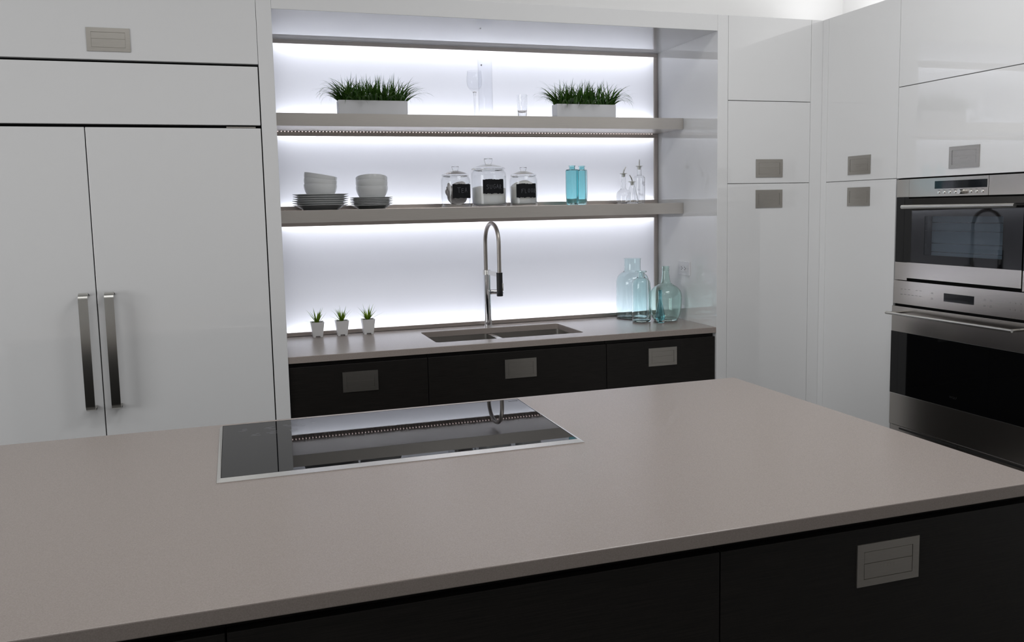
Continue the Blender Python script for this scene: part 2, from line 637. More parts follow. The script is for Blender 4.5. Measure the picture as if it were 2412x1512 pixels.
def backlit(zb, zt, label, power, sheet, screw=None):
    """zb, zt: outer bottom and top of the frame"""
    p = thing('backlit_panel', label, 'light panel', (1.05, YP, zb))
    w = 0.0205
    wx = 0.0225
    x0, x1 = 0.001, XNR - 0.001
    bm = bmesh.new()  # opal sheet: front and rims, open at the back
    v = box(bm, x0 + 0.002, x1 - 0.002, YP, YP + 0.006, zb + 0.002, zt - 0.002)
    back = [f for f in bm.faces if all(abs(q.co.y - YP - 0.006) < 1e-6 for q in f.verts)]
    bmesh.ops.delete(bm, geom=back, context='FACES_ONLY')
    o = finish('diffuser', bm, 'opal', p)
    o['label'] = 'glowing white opal glass'
    yf = YP - 0.009
    bx('frame_rail', 'rail', p, x0, x1, yf, YP - 0.0005, zt - w, zt - 0.0005, 0.0008)
    bx('frame_rail', 'rail', p, x0, x1, yf, YP - 0.0005, zb + 0.0005, zb + w, 0.0008)
    bx('frame_stile', 'rail', p, x0, x0 + wx, yf, YP - 0.0005, zb + w, zt - w, 0.0008)
    bx('frame_stile', 'rail', p, x1 - wx, x1, yf, YP - 0.0005, zb + w, zt - w, 0.0008)
    bm = bmesh.new()
    box(bm, x0, x1, YP + 0.0065, 0.692, zb + 0.001, zt - 0.001)
    fr_ = [f for f in bm.faces if all(abs(q.co.y - YP - 0.0065) < 1e-6 for q in f.verts)]
    bmesh.ops.delete(bm, geom=fr_, context='FACES_ONLY')
    finish('housing', bm, 'reflector', p)
    yc = YP + 0.037
    area('panel_lamp', (1.047, yc, zt - 0.004), (0, 0, 0), 2.02, 0.045, power, LED_COL, p)
    area('panel_lamp', (1.047, yc, zb + 0.004), (PI, 0, 0), 2.02, 0.045, power, LED_COL, p)
    for zz, rx in ((zt - 0.004, 0), (zb + 0.004, PI)):   # strips tucked in right behind the opal glass
        area('panel_edge_lamp', (1.047, YP + 0.014, zz), (rx, 0, 0), 2.04, 0.010, POW['n'], LED_COL, p)
    area('panel_sheet_lamp', (1.047, 0.689, (zb + zt) / 2), (-PI / 2, 0, 0), 2.05, zt - zb - 0.012, sheet, LED_COL, p)
    if screw:
        bm = bmesh.new()
        cyl(bm, (screw[0], YP - 0.0015, screw[1]), (screw[0], YP, screw[1]), 0.004)
        finish('screw_cap', bm, 'pull', p)
    return p


backlit(S1T + 0.0005, ZHEAD - 0.0005, 'glowing white panel behind the two grass planters', POW['p0'], POW['b0'], (1.0765, 2.2745))
backlit(S2T + 0.0005, S1B - 0.0005, 'glowing white panel behind the plates and lidded jars', POW['p1'], POW['b1'])
backlit(ZCT + 0.0005, S2B - 0.0005, 'glowing white panel behind the faucet, tallest of the three', POW['p2'], POW['b2'])


# ------------------------------------------------------------------ shelves
def shelf(z0, z1, label):
    s = thing('shelf', label, 'shelf', (1.05, YSH, z0))
    bx('slab', 'steel', s, 0.001, XNR - 0.001, YSH + 0.002, YP - 0.010, z0 + 0.0006, z1 - 0.0006, 0.0006)
    bx('fascia', 'steel', s, 0.0008, XNR - 0.0008, YSH, YSH + 0.0018, z0, z1, 0.0005)
    n = 122
    for (za, zb_) in ((z0 - 0.0008, z0 + 0.0004), (z1 - 0.0004, z1 + 0.0006)):
        bm = bmesh.new()
        for i in range(n):
            x = 0.035 + i * (2.02 / (n - 1))
            box(bm, x - 0.0022, x + 0.0022, YP - 0.0150, YP - 0.0120, za, zb_)
        o = finish('led_strip', bm, 'led', s)
        tag(o, 'row of tiny glowing pinkish light chips', kind='stuff')
    return s


shelf(S1B, S1T, 'brushed steel shelf carrying the grass planters and drinking glasses')
shelf(S2B, S2T, 'brushed steel shelf carrying plates, lidded jars and oil bottles')

# ------------------------------------------------------------------ sink-run base cabinets
YD = 0.011


def base_unit(name, x0, x1, label, px, hollow=False):
    c = thing(name, label, 'cabinet', ((x0 + x1) / 2, 0.1, 0.0))
    if hollow:
        bm = bmesh.new()
        box(bm, x0 + 0.001, x0 + 0.019, 0.034, 0.69, 0.10, ZCB - 0.001)
        box(bm, x1 - 0.019, x1 - 0.001, 0.034, 0.69, 0.10, ZCB - 0.001)
        box(bm, x0 + 0.019, x1 - 0.019, 0.034, 0.69, 0.10, 0.118)
        box(bm, x0 + 0.019, x1 - 0.019, 0.034, 0.050, 0.845, ZCB - 0.001)
        finish('carcass', bm, 'wenge', c)
    else:
        bx('carcass', 'wenge', c, x0 + 0.001, x1 - 0.001, 0.034, 0.69, 0.10, ZCB - 0.001)
    bx('plinth', 'void', c, x0 + 0.001, x1 - 0.001, 0.07, 0.09, 0.0, 0.10)
    d1 = bx('drawer_front', 'wenge', c, x0 + 0.0015, x1 - 0.0015, YD, YD + 0.021, 0.502, 0.8655, BV)
    bx('drawer_front', 'wenge', c, x0 + 0.0015, x1 - 0.0015, YD, YD + 0.021, 0.104, 0.498, BV)
    pull(d1, 'y', px, YD, 0.7390)
    return c


base_unit('base_cabinet', 0.001, 0.6112, 'dark wood drawer unit under the three small potted plants', 0.2278)
base_unit('base_cabinet', 0.6112, 1.4937, 'wide dark wood drawer unit under the sink', 0.9763, True)
base_unit('base_cabinet', 1.4937, XNR - 0.001, 'dark wood drawer unit under the aqua glass bottles', 1.7192)

# sink-run worktop with a cut-out
SX0, SX1, SY0, SY1 = 0.681, 1.427, 0.1265, 0.490


def round_rect(x0, x1, y0, y1, r, n=5):
    pts = []
    for (cx_, cy_, a0) in ((x1 - r, y1 - r, 0), (x0 + r, y1 - r, PI / 2), (x0 + r, y0 + r, PI), (x1 - r, y0 + r, 1.5 * PI)):
        for k in range(n + 1):
            a = a0 + k / n * PI / 2
            pts.append((cx_ + r * math.cos(a), cy_ + r * math.sin(a)))
    return pts


def slab_with_hole(x0, x1, y0, y1, z0, z1, hole):
    """hole: counter-clockwise outline starting at the +x+y corner, four equal corner runs"""
    bm = bmesh.new()
    n = len(hole) // 4
    oc_ = [(x1, y1), (x0, y1), (x0, y0), (x1, y0)]
    T = [bm.verts.new((*q, z1)) for q in oc_]
    B = [bm.verts.new((*q, z0)) for q in oc_]
    hT = [bm.verts.new((*q, z1)) for q in hole]
    hB = [bm.verts.new((*q, z0)) for q in hole]
    N = len(hole)
    for O, Hh in ((T, hT), (B, hB)):
        for c in range(4):
            for k in range(n - 1):
                i = c * n + k
                bm.faces.new((O[c], Hh[i], Hh[(i + 1) % N]))
            i = c * n + n - 1
            bm.faces.new((O[c], Hh[i], Hh[(i + 1) % N], O[(c + 1) % 4]))
    for i in range(N):
        bm.faces.new((hT[i], hT[(i + 1) % N], hB[(i + 1) % N], hB[i]))
    for i in range(4):
        bm.faces.new((T[i], T[(i + 1) % 4], B[(i + 1) % 4], B[i]))
    bmesh.ops.recalc_face_normals(bm, faces=bm.faces)
    edges = [e for e in bm.edges if all(v in T for v in e.verts)] + [e for e in bm.edges if all(v in hT for v in e.verts)]
    bmesh.ops.bevel(bm, geom=edges, offset=0.0022, segments=2, affect='EDGES', profile=0.5)
    return bm


bm = slab_with_hole(0.0005, XNR - 0.0005, 0.004, YP - 0.0095, ZCB, ZCT, round_rect(SX0, SX1, SY0, SY1, 0.018))
tag(finish('worktop', bm, 'quartz', None), 'taupe quartz worktop around the sink, running along the lit niche', 'worktop')

sk = thing('sink', 'double-bowl stainless sink set below the taupe worktop', 'sink', ((SX0 + SX1) / 2, 0.31, 0.70))


def bowl_mesh(x0, x1, y0, y1, zt, zb):
    bm = bmesh.new()
    rt = round_rect(x0, x1, y0, y1, 0.018, 4)
    rb = round_rect(x0 + 0.010, x1 - 0.010, y0 + 0.010, y1 - 0.010, 0.022, 4)
    A = [bm.verts.new((*q, zt)) for q in rt]
    B = [bm.verts.new((*q, zb + 0.012)) for q in rt]
    C_ = [bm.verts.new((*q, zb)) for q in rb]
    N = len(A)
    for L, K in ((A, B), (B, C_)):
        for i in range(N):
            bm.faces.new((L[i], L[(i + 1) % N], K[(i + 1) % N], K[i]))
    bm.faces.new(C_)
    # outside shell so that the bowl has thickness
    rt2 = round_rect(x0 - 0.0015, x1 + 0.0015, y0 - 0.0015, y1 + 0.0015, 0.019, 4)
    A2 = [bm.verts.new((*q, zt)) for q in rt2]
    B2 = [bm.verts.new((*q, zb - 0.002)) for q in rt2]
    for i in range(N):
        bm.faces.new((A[i], A2[i], A2[(i + 1) % N], A[(i + 1) % N]))
        bm.faces.new((A2[i], B2[i], B2[(i + 1) % N], A2[(i + 1) % N]))
    bm.faces.new(B2[::-1])
    return bm


DVX = 1.047
for (a, b_) in ((SX0 - 0.004, DVX - 0.014), (DVX + 0.014, SX1 + 0.004)):
    bw = finish('bowl', bowl_mesh(a, b_, SY0 - 0.004, SY1 + 0.004, ZCB - 0.001, 0.70), 'sink', sk, True)
    bm = bmesh.new()
    lathe(bm, [(0.0, 0.7035), (0.03, 0.703), (0.042, 0.7045), (0.045, 0.7005)], ((a + b_) / 2, 0.33, 0), 24)
    finish('drain', bm, 'chrome', bw, True)
bx('divider', 'trim', sk, DVX - 0.0125, DVX + 0.0125, SY0 - 0.004, SY1 + 0.004, ZCB - 0.010, ZCB - 0.001, 0.002)

# ------------------------------------------------------------------ faucet
FX, FY = 1.0665, 0.583
fc = thing('faucet', 'chrome faucet with tall bent hose and black spray head', 'faucet', (FX, FY, ZCT))
bm = bmesh.new()
lathe(bm, [(0.0, ZCT), (0.0225, ZCT), (0.0225, ZCT + 0.002), (0.0212, ZCT + 0.02), (0.0203, ZCT + 0.06), (0.0200, ZCT + 0.12),
           (0.0200, 1.1835), (0.0, 1.1835)], (FX, FY, 0), 40)
finish('column', bm, 'chrome', fc, True)
q = at(1176.8, 665, 0.36)
SPX, SPY = q.x, 0.36
bm = bmesh.new()
lathe(bm, [(0.0, 1.1845), (0.0205, 1.1845), (0.0205, 1.209), (0.0195, 1.210), (0.0, 1.210)], (FX, FY, 0), 40)
dirv = Vector((SPX - FX, SPY - FY, 0)).normalized()
sdv = Vector((-dirv.y, dirv.x, 0))
p0 = Vector((FX, FY, 0)) + dirv * 0.015
p1 = Vector((SPX, SPY, 0)) - dirv * 0.012
V8 = []
for (p, za, zb_) in ((p0, 1.1875, 1.2085), (p1, 1.1875, 1.2085)):
    for s_ in (-1, 1):
        for z in (za, zb_):
            V8.append(bm.verts.new((p.x + sdv.x * 0.006 * s_, p.y + sdv.y * 0.006 * s_, z)))
for q in ((0, 1, 3, 2), (4, 6, 7, 5), (0, 4, 5, 1), (2, 3, 7, 6), (1, 5, 7, 3), (0, 2, 6, 4)):
    bm.faces.new([V8[i] for i in q])
finish('holder_arm', bm, 'trim', fc, True)
# bent hose from the column over to the spray head
ctrl = []
H_TOP = 1.456
ax, ay = FX - 0.004, FY
for k in range(9):
    ctrl.append((ax, ay, 1.2095 + k * 0.0175))
z_s = ctrl[-1][2]
for k in range(1, 25):
    a = PI - k / 24 * PI
    u_ = (1 + math.cos(a)) / 2
    ctrl.append((ax + (SPX - ax) * u_, ay + (SPY - ay) * u_, z_s + (H_TOP - z_s) * math.sin(a) ** 0.9))
for k in range(1, 10):
    ctrl.append((SPX, SPY, z_s - k * (z_s - 1.209) / 9))
bm = bmesh.new()
tube(bm, ctrl, 0.0103, 18)
finish('hose', bm, 'hose', fc, True)
bm = bmesh.new()
lathe(bm, [(0.0, 1.0905), (0.0145, 1.0905), (0.0162, 1.093), (0.0155, 1.12), (0.0155, 1.20), (0.0160, 1.2095), (0.0, 1.2095)], (SPX, SPY, 0), 32)
sp = finish('spray_head', bm, 'black_rubber', fc, True)
bm = bmesh.new()
box(bm, SPX + 0.006, SPX + 0.0165, SPY - 0.012, SPY - 0.002, 1.118, 1.157, 0.002)
finish('spray_button', bm, 'trim', sp, True)
bm = bmesh.new()
cyl(bm, (FX + 0.018, FY - 0.004, 1.092), (FX + 0.062, FY - 0.012, 1.092), 0.0145, seg=32)
lv = finish('lever', bm, 'chrome', fc, True)
bm = bmesh.new()
cyl(bm, (FX + 0.056, FY - 0.026, 1.090), (FX + 0.056, FY - 0.10, 1.094), 0.0035, seg=12)
finish('lever_pin', bm, 'chrome', lv, True)

# ------------------------------------------------------------------ power outlet on the niche side
ou = thing('power_outlet', 'white double power outlet on the glossy niche side panel', 'outlet', (XNR, 0.3185, 1.1915))
bx('cover_plate', 'plastic', ou, XNR - 0.006, XNR, 0.260, 0.377, 1.1545, 1.2290, 0.002)
bx('socket_insert', 'plastic', ou, XNR - 0.0078, XNR - 0.0062, 0.285, 0.352, 1.1750, 1.2085, 0.0006)
for yc_ in (0.3355, 0.3015):
    for (dy, dz) in ((0.004, 0.0065), (0.004, -0.0065), (-0.0065, 0.0)):
        bx('socket_slot', 'slot', ou, XNR - 0.0083, XNR - 0.0079, yc_ + dy - 0.0022, yc_ + dy + 0.0022, 1.1917 + dz - 0.0026, 1.1917 + dz + 0.0026)
for yc_ in (0.2725, 0.3645):
    bx('screw', 'pull', ou, XNR - 0.0064, XNR - 0.0061, yc_ - 0.002, yc_ + 0.002, 1.1895, 1.1935)

# ------------------------------------------------------------------ pantry, corner fillers, tall side cabinet
g = 0.0016
pc = thing('pantry_cabinet', 'tall white gloss pantry between the lit niche and the corner', 'cabinet', ((XCR + XC2) / 2, 0.0, 0.0))
bx('carcass', 'lacquer', pc, XCR + 0.001, XC2 - 0.0005, 0.024, 0.69, 0.10, ZTOP)
bx('plinth', 'void', pc, XCR + 0.001, XC2 - 0.0005, 0.06, 0.08, 0.0, 0.10)
bx('door', 'lacquer', pc, XCR + g, XC2 - g, 0.0, 0.022, 2.0362 + g, ZTOP, BV)
d = bx('door', 'lacquer', pc, XCR + g, XC2 - g, 0.0, 0.022, 1.6288 + g, 2.0362 - g, BV)
pull(d, 'y', 2.3160, 0.0, 1.6590)
d = bx('door', 'lacquer', pc, XCR + g, XC2 - g, 0.0, 0.022, 0.104, 1.6288 - g, BV)
pull(d, 'y', 2.3160, 0.0, 1.5062)
cf = thing('corner_filler', 'white gloss filler strips closing the inside corner of the cabinets', 'filler', (XRUN, 0.0, 0.0))
bx('filler_strip', 'lacquer', cf, XC2 + 0.0005, XRUN + 0.02, 0.0005, 0.022, 0.0, ZTOP, BV)
bx('filler_strip', 'lacquer', cf, XRUN, XRUN + 0.022, -0.043, -0.0005, 0.0, ZTOP, BV)

YV = -0.5314
tc_ = thing('tall_cabinet', 'tall white gloss cabinet between the corner and the ovens', 'cabinet', (XRUN + 0.3, -0.29, 0.0))
bx('carcass', 'lacquer', tc_, XRUN + 0.024, XWALL - 0.006, YV + 0.001, -0.044, 0.10, ZTOP)
bx('plinth', 'void', tc_, XRUN + 0.06, XRUN + 0.08, YV + 0.001, -0.044, 0.0, 0.10)
d = bx('door', 'lacquer', tc_, XRUN, XRUN + 0.022, YV + g, -0.0445, 1.6288 + g, ZTOP, BV)
pull(d, 'x', -0.2074, XRUN, 1.6590)
d = bx('door', 'lacquer', tc_, XRUN, XRUN + 0.022, YV + g, -0.0445, 0.104, 1.6288 - g, BV)
pull(d, 'x', -0.2074, XRUN, 1.5066)

# ------------------------------------------------------------------ oven housing cabinet
YO0, YO1 = -0.5345, -1.2915
ov = thing('oven_cabinet', 'white gloss cabinet holding the two stacked ovens, lift-up door above', 'cabinet', (XRUN + 0.3, -0.913, 0.0))
ye = -1.2945
bm = bmesh.new()
box(bm, XRUN + 0.024, XWALL - 0.006, YV - 0.0005, YV - 0.0025, 0.10, ZTOP)
box(bm, XRUN + 0.024, XWALL - 0.006, ye - 0.016, ye, 0.10, ZTOP)
box(bm, XRUN + 0.024, XWALL - 0.006, YV - 0.0025, ye, 1.6300, ZTOP)
box(bm, XRUN + 0.024, XWALL - 0.006, YV - 0.0025, ye, 0.10, 0.452)
finish('carcass', bm, 'lacquer', ov)
bx('plinth', 'void', ov, XRUN + 0.06, XRUN + 0.08, ye - 0.016, YV, 0.0, 0.10)
bx('door', 'lacquer', ov, XRUN, XRUN + 0.022, ye - 0.016, YV - g, 2.0377 + g, ZTOP, BV)
d = bx('door', 'lacquer', ov, XRUN, XRUN + 0.022, ye - 0.016, YV - g, 1.6288, 2.0377 - g, BV)
pull(d, 'x', -0.8323, XRUN, 1.6593)
bx('drawer_front', 'lacquer', ov, XRUN, XRUN + 0.022, ye - 0.016, YV - g, 0.104, 0.452, BV)
tag(bx('end_panel', 'lacquer', None, XRUN - 0.0, XWALL - 0.006, ye - 0.060, ye - 0.018, 0.0, ZTOP, BV), 'white gloss end panel beside the ovens, far from the corner', 'panel')


def text_mesh(s, size, extrude=0.0002):
    cu = bpy.data.curves.new('t', 'FONT')
    cu.body, cu.size, cu.extrude = s, size, extrude
    cu.align_x = 'CENTER'
    o = bpy.data.objects.new('t', cu)
    COL.objects.link(o)
    dg = bpy.context.evaluated_depsgraph_get()
    me = bpy.data.meshes.new_from_object(o.evaluated_get(dg))
    bpy.data.objects.remove(o)
    return me


def text_obj(name, s, size, mat, parent, fn):
    me = text_mesh(s, size)
    for v in me.vertices:
        v.co = Vector(fn(v.co)) - ORG[parent]
    me.materials.clear()
    me.materials.append(M[mat])
    me.name = name
    o = bpy.data.objects.new(name, me)
    COL.objects.link(o)
    o.parent = parent
    ORG[o] = ORG[parent]
    return o


# upper oven
XF = 2.700
so = thing('compact_oven', 'compact upper oven with rotary knob, horizontal bar handle and dark glass door', 'oven', (XF, -0.913, 1.165))
bx('body', 'void', so, XF + 0.062, XWALL - 0.02, -0.545, -1.28, 1.170, 1.6225)
bx('body_rim', 'void', so, XF + 0.012, XF + 0.0615, -0.5385, -0.70, 1.166, 1.6275)
bx('body_rim', 'void', so, XF + 0.012, XF + 0.0615, -1.13, -1.288, 1.166, 1.6275)
bx('body_rim', 'void', so, XF + 0.012, XF + 0.0615, -0.70, -1.13, 1.165, 1.275)
bx('body_rim', 'void', so, XF + 0.012, XF + 0.0615, -0.70, -1.13, 1.472, 1.6275)
for (ya, yb) in ((-0.5410, -0.6155), (-1.2115, -1.2860)):
    bx('trim_strip', 'steel_y', so, XF, XF + 0.011, ya, yb, 1.5435, 1.6225, 0.0006)
    bx('trim_strip', 'black_glass', so, XF, XF + 0.011, ya, yb, 1.2490, 1.5430, 0.0006)
    bx('trim_strip', 'steel_y', so, XF, XF + 0.011, ya, yb, 1.1670, 1.2485, 0.0006)
cp = bx('control_panel', 'steel_y', so, XF - 0.002, XF + 0.011, -0.6180, -1.0400, 1.5428, 1.6225, 0.0006)
bx('control_panel', 'steel_y', so, XF - 0.002, XF + 0.011, -1.0425, -1.2090, 1.5428, 1.6225, 0.0006)
bx('display', 'display', so, XF - 0.0028, XF - 0.0021, -0.7642, -1.0343, 1.5756, 1.6085)
for y_ in (-0.7877, -0.8166, -0.8463, -0.8752, -0.9550, -0.9839, -1.0132):
    bm = bmesh.new()
    cyl(bm, (XF - 0.0055, y_, 1.5597), (XF - 0.002, y_, 1.5597), 0.0048, 0.0055, 20)
    finish('button', bm, 'trim', so, True)
    bx('button_mark', 'dark_print', so, XF - 0.0023, XF - 0.0021, y_ - 0.006, y_ + 0.006, 1.5688, 1.5702)
bm = bmesh.new()
cyl(bm, (XF - 0.024, -0.9145, 1.5605), (XF - 0.002, -0.9145, 1.5605), 0.0093, 0.0100, 28)
finish('knob', bm, 'trim', so, True)
# door: dark glass round a window, steel kick strip below
WY0, WY1, WZ0, WZ1 = -0.716, -1.119, 1.288, 1.4575
door = bx('door', 'steel_y', so, XF - 0.004, XF + 0.011, -0.6180, -1.2090, 1.1790, 1.2500, 0.0006)
bm = bmesh.new()
ring_plate(bm, 'x', XF - 0.004, XF + 0.011, -1.2090, -0.6180, 1.2508, 1.5365, WY1, WY0, WZ0, WZ1)
finish('door_glass', bm, 'black_glass', door)
bx('window', 'pane', door, XF - 0.0035, XF - 0.0015, WY0 - 0.0002, WY1 + 0.0002, WZ0 + 0.0002, WZ1 - 0.0002)
bm = bmesh.new()
cyl(bm, (XF - 0.060, -0.640, 1.4998), (XF - 0.060, -1.2175, 1.5012), 0.0090, seg=24)
for y_ in (-0.672, -1.186):
    cyl(bm, (XF - 0.058, y_, 1.500), (XF - 0.003, y_, 1.500), 0.006, seg=16)
finish('handle', bm, 'handle', door, True)
bx('cavity_back', 'cavity', so, XF + 0.052, XF + 0.061, -0.7005, -1.1295, 1.2755, 1.4715)
for z_ in (1.301, 1.339, 1.393, 1.430):
    bm = bmesh.new()
    cyl(bm, (XF + 0.035, -0.7010, z_), (XF + 0.035, -1.1290, z_), 0.0016, seg=8)
    finish('rack', bm, 'trim', so, True)

# lower oven
wo = thing('wall_oven', 'large lower oven with long bar handle and wide black glass door', 'oven', (XF, -0.913, 0.455))
bx('body', 'void', wo, XF + 0.010, XWALL - 0.02, -0.5385, -1.288, 0.4560, 1.1640)
bx('control_panel', 'steel_y', wo, XF - 0.003, XF + 0.009, -0.5400, -1.2860, 1.0575, 1.1642, 0.0008)
bx('display', 'display', wo, XF - 0.0038, XF - 0.0031, -0.8340, -0.9912, 1.0931, 1.1286)
for k in range(6):
    y_ = -0.590 - k * 0.0225
    bx('key_mark', 'dark_print', wo, XF - 0.0033, XF - 0.00305, y_ - 0.0065, y_ + 0.0065, 1.1023, 1.1035)
    if k != 3:
        bx('key_mark', 'dark_print', wo, XF - 0.0033, XF - 0.00305, y_ - 0.0055, y_ + 0.0055, 1.1263, 1.1273)
for (y_, z_) in ((-0.769, 1.120), (-0.769, 1.096), (-1.045, 1.117), (-1.075, 1.117), (-1.045, 1.0925), (-1.075, 1.0925)):
    bx('key_mark', 'dark_print', wo, XF - 0.0033, XF - 0.00305, y_ - 0.006, y_ + 0.006, z_, z_ + 0.001)
    bx('key_mark', 'dark_print', wo, XF - 0.0033, XF - 0.00305, y_ - 0.005, y_ + 0.005, z_ + 0.0045, z_ + 0.0055)
for k in range(4):
    for z_ in (1.118, 1.0915):
        y_ = -1.165 - k * 0.024
        bx('key_mark', 'dark_print', wo, XF - 0.0033, XF - 0.00305, y_ - 0.0009, y_ + 0.0009, z_, z_ + 0.0035)
XD = XF - 0.008
od = bx('door', 'steel_y', wo, XD, XF + 0.009, -0.5380, -1.2880, 0.4905, 1.0465, 0.001)
bx('door_glass', 'black_glass', od, XD - 0.0016, XD - 0.0001, -0.5385, -1.2875, 0.6400, 0.9290, 0.0004)
bx('glass_edge', 'trim', od, XD - 0.0020, XD - 0.0001, -0.5385, -1.2875, 0.6372, 0.6398)
bm = bmesh.new()
cyl(bm, (XF - 0.080, -0.581, 1.0215), (XF - 0.080, -1.2450, 1.0225), 0.0068, seg=24)
for y_ in (-0.600, -1.236):
    cyl(bm, (XF - 0.078, y_, 1.022), (XD, y_, 1.022), 0.006, seg=16)
finish('handle', bm, 'handle', od, True)
text_obj('brand_mark', 'WOLF', 0.0145, 'faint_print', od, lambda c: (XD - 0.0019 - c.z, -0.9075 - c.x * 1.0, 0.6815 + c.y))
bx('vent_trim', 'steel_y', wo, XF - 0.001, XF + 0.009, -0.5385, -1.2875, 0.4560, 0.4870, 0.0006)
for (ya, yb) in ((-0.594, -0.9265), (-0.9365, -1.264)):
    bx('vent_slot', 'slot', wo, XF - 0.0013, XF - 0.0011, ya, yb, 0.4722, 0.4802)

# ------------------------------------------------------------------ island
IX0, IX1, IYF, IYB = -1.34, 1.4737, -2.3649, -1.1267
IZ = 0.915
IYD = -2.351
it = bx('worktop', 'quartz', None, IX0, IX1, IYF, IYB, 0.887, IZ, 0.0022, 2)
tag(it, 'large taupe quartz top of the kitchen island around the cooktop', 'worktop')


def island_unit(x0, x1, label, px=None):
    c = thing('island_cabinet', label, 'cabinet', ((x0 + x1) / 2, -1.74, 0.0))
    bx('carcass', 'wenge', c, x0 + 0.001, x1 - 0.001, IYD + 0.024, IYB - 0.034, 0.10, 0.886)
    bx('back_panel', 'wenge', c, x0 + 0.001, x1 - 0.001, IYB - 0.033, IYB - 0.014, 0.02, 0.866, BV)
    bx('plinth', 'void', c, x0 + 0.001, x1 - 0.001, IYD + 0.06, IYD + 0.08, 0.0, 0.10)
    d1 = bx('drawer_front', 'wenge', c, x0 + 0.0016, x1 - 0.0016, IYD, IYD + 0.022, 0.502, 0.8665, BV)
    bx('drawer_front', 'wenge', c, x0 + 0.0016, x1 - 0.0016, IYD, IYD + 0.022, 0.104, 0.498, BV)
    if px is not None:
        pull(d1, 'y', px, IYD, 0.7442)


island_unit(-1.325, -0.240, 'dark wood island unit beyond the plain front under the cooktop')
island_unit(-0.240, 0.660, 'dark wood island unit with a plain front below the cooktop')
island_unit(0.660, 1.460, 'dark wood island drawer unit with a nickel flap pull', 0.9776)

# cooktop
ck = thing('cooktop', 'black glass induction cooktop with a shiny metal rim on the island', 'cooktop', (0.195, -1.44, IZ))
CX0, CX1, CY0, CY1 = -0.262, 0.652, -1.7068, -1.1728
gi = 0.0085
bm = bmesh.new()
# bevelled frame: outer low edge on the stone, inner edge flush with the glass; wider at the front
o4 = [(CX0, CY0), (CX1, CY0), (CX1, CY1), (CX0, CY1)]
i4 = [(CX0 + gi, CY0 + 0.027), (CX1 - gi, CY0 + 0.027), (CX1 - gi, CY1 - 0.006), (CX0 + gi, CY1 - 0.006)]
z_lo, z_hi = IZ + 0.0008, IZ + 0.0062
rows = []
TILT = 0.0078   # the cooktop sits a hair lower at its front edge
for L, z in ((o4, IZ), (o4, z_lo + 0.0012), (i4, z_hi), (i4, IZ)):
    rows.append([bm.verts.new((*q, z + (TILT * (q[1] + 1.44) if z == z_hi else 0.0))) for q in L])
for A, B in zip(rows, rows[1:] + rows[:1]):
    for k in range(4):
        bm.faces.new((A[k], A[(k + 1) % 4], B[(k + 1) % 4], B[k]))
finish('frame', bm, 'trim', ck)
gl_ = bx('glass', 'cooktop_glass', ck, i4[0][0] + 0.0006, i4[1][0] - 0.0006, i4[0][1] + 0.0006, i4[2][1] - 0.0006, IZ + 0.0002, IZ + 0.0060, 0.0015, 3)
for v in gl_.data.vertices:
    if v.co.z > 0.003:
        v.co.z += TILT * v.co.y
zt_ = IZ + 0.00608
text_obj('brand_mark', 'WOLF', 0.011, 'marking', gl_, lambda c: (0.620 + c.x, -1.207 + c.y, zt_ + TILT * 0.233 + abs(c.z)))
marks = bmesh.new()
rr = random.Random(3)
for (mx, my) in ((-0.195, -1.24), (-0.165, -1.30), (-0.125, -1.245), (-0.12, -1.295), (-0.075, -1.235), (-0.07, -1.295), (-0.04, -1.24), (0.0, -1.235)):
    for k in range(3):
        w_ = rr.uniform(0.008, 0.026)
        x_ = mx + rr.uniform(-0.008, 0.008)
        y_ = my - k * 0.010
        zm = zt_ + TILT * (y_ + 1.44)
        box(marks, x_ - w_ / 2, x_ + w_ / 2, y_ - 0.0006, y_ + 0.0006, zm, zm + 0.00015)
o = finish('touch_marks', marks, 'marking', gl_)
tag(o, 'faint grey printed touch controls', kind='stuff')

# ------------------------------------------------------------------ grass planters on the upper shelf


def blade(bm, base, az, length, width, lean, droop, seg=6, twist=0.0):
    p = Vector(base)
    el = PI / 2 - lean
    step = length / seg
    prev = None
    for i in range(seg + 1):
        t_ = i / seg
        w = width * (1 - t_ ** 1.6) * (0.75 + 0.6 * min(t_ * 3, 1) * (1 - t_))
        side = Vector((-math.sin(az + twist), math.cos(az + twist), 0)) * (w / 2)
        a = bm.verts.new(p - side)
        b_ = bm.verts.new(p + side)
        if prev:
            bm.faces.new((prev[0], prev[1], b_, a))
        prev = (a, b_)
        dv = Vector((math.cos(az) * math.cos(el), math.sin(az) * math.cos(el), math.sin(el)))
        p = p + dv * step
        el -= droop / seg * (0.4 + 1.4 * t_)


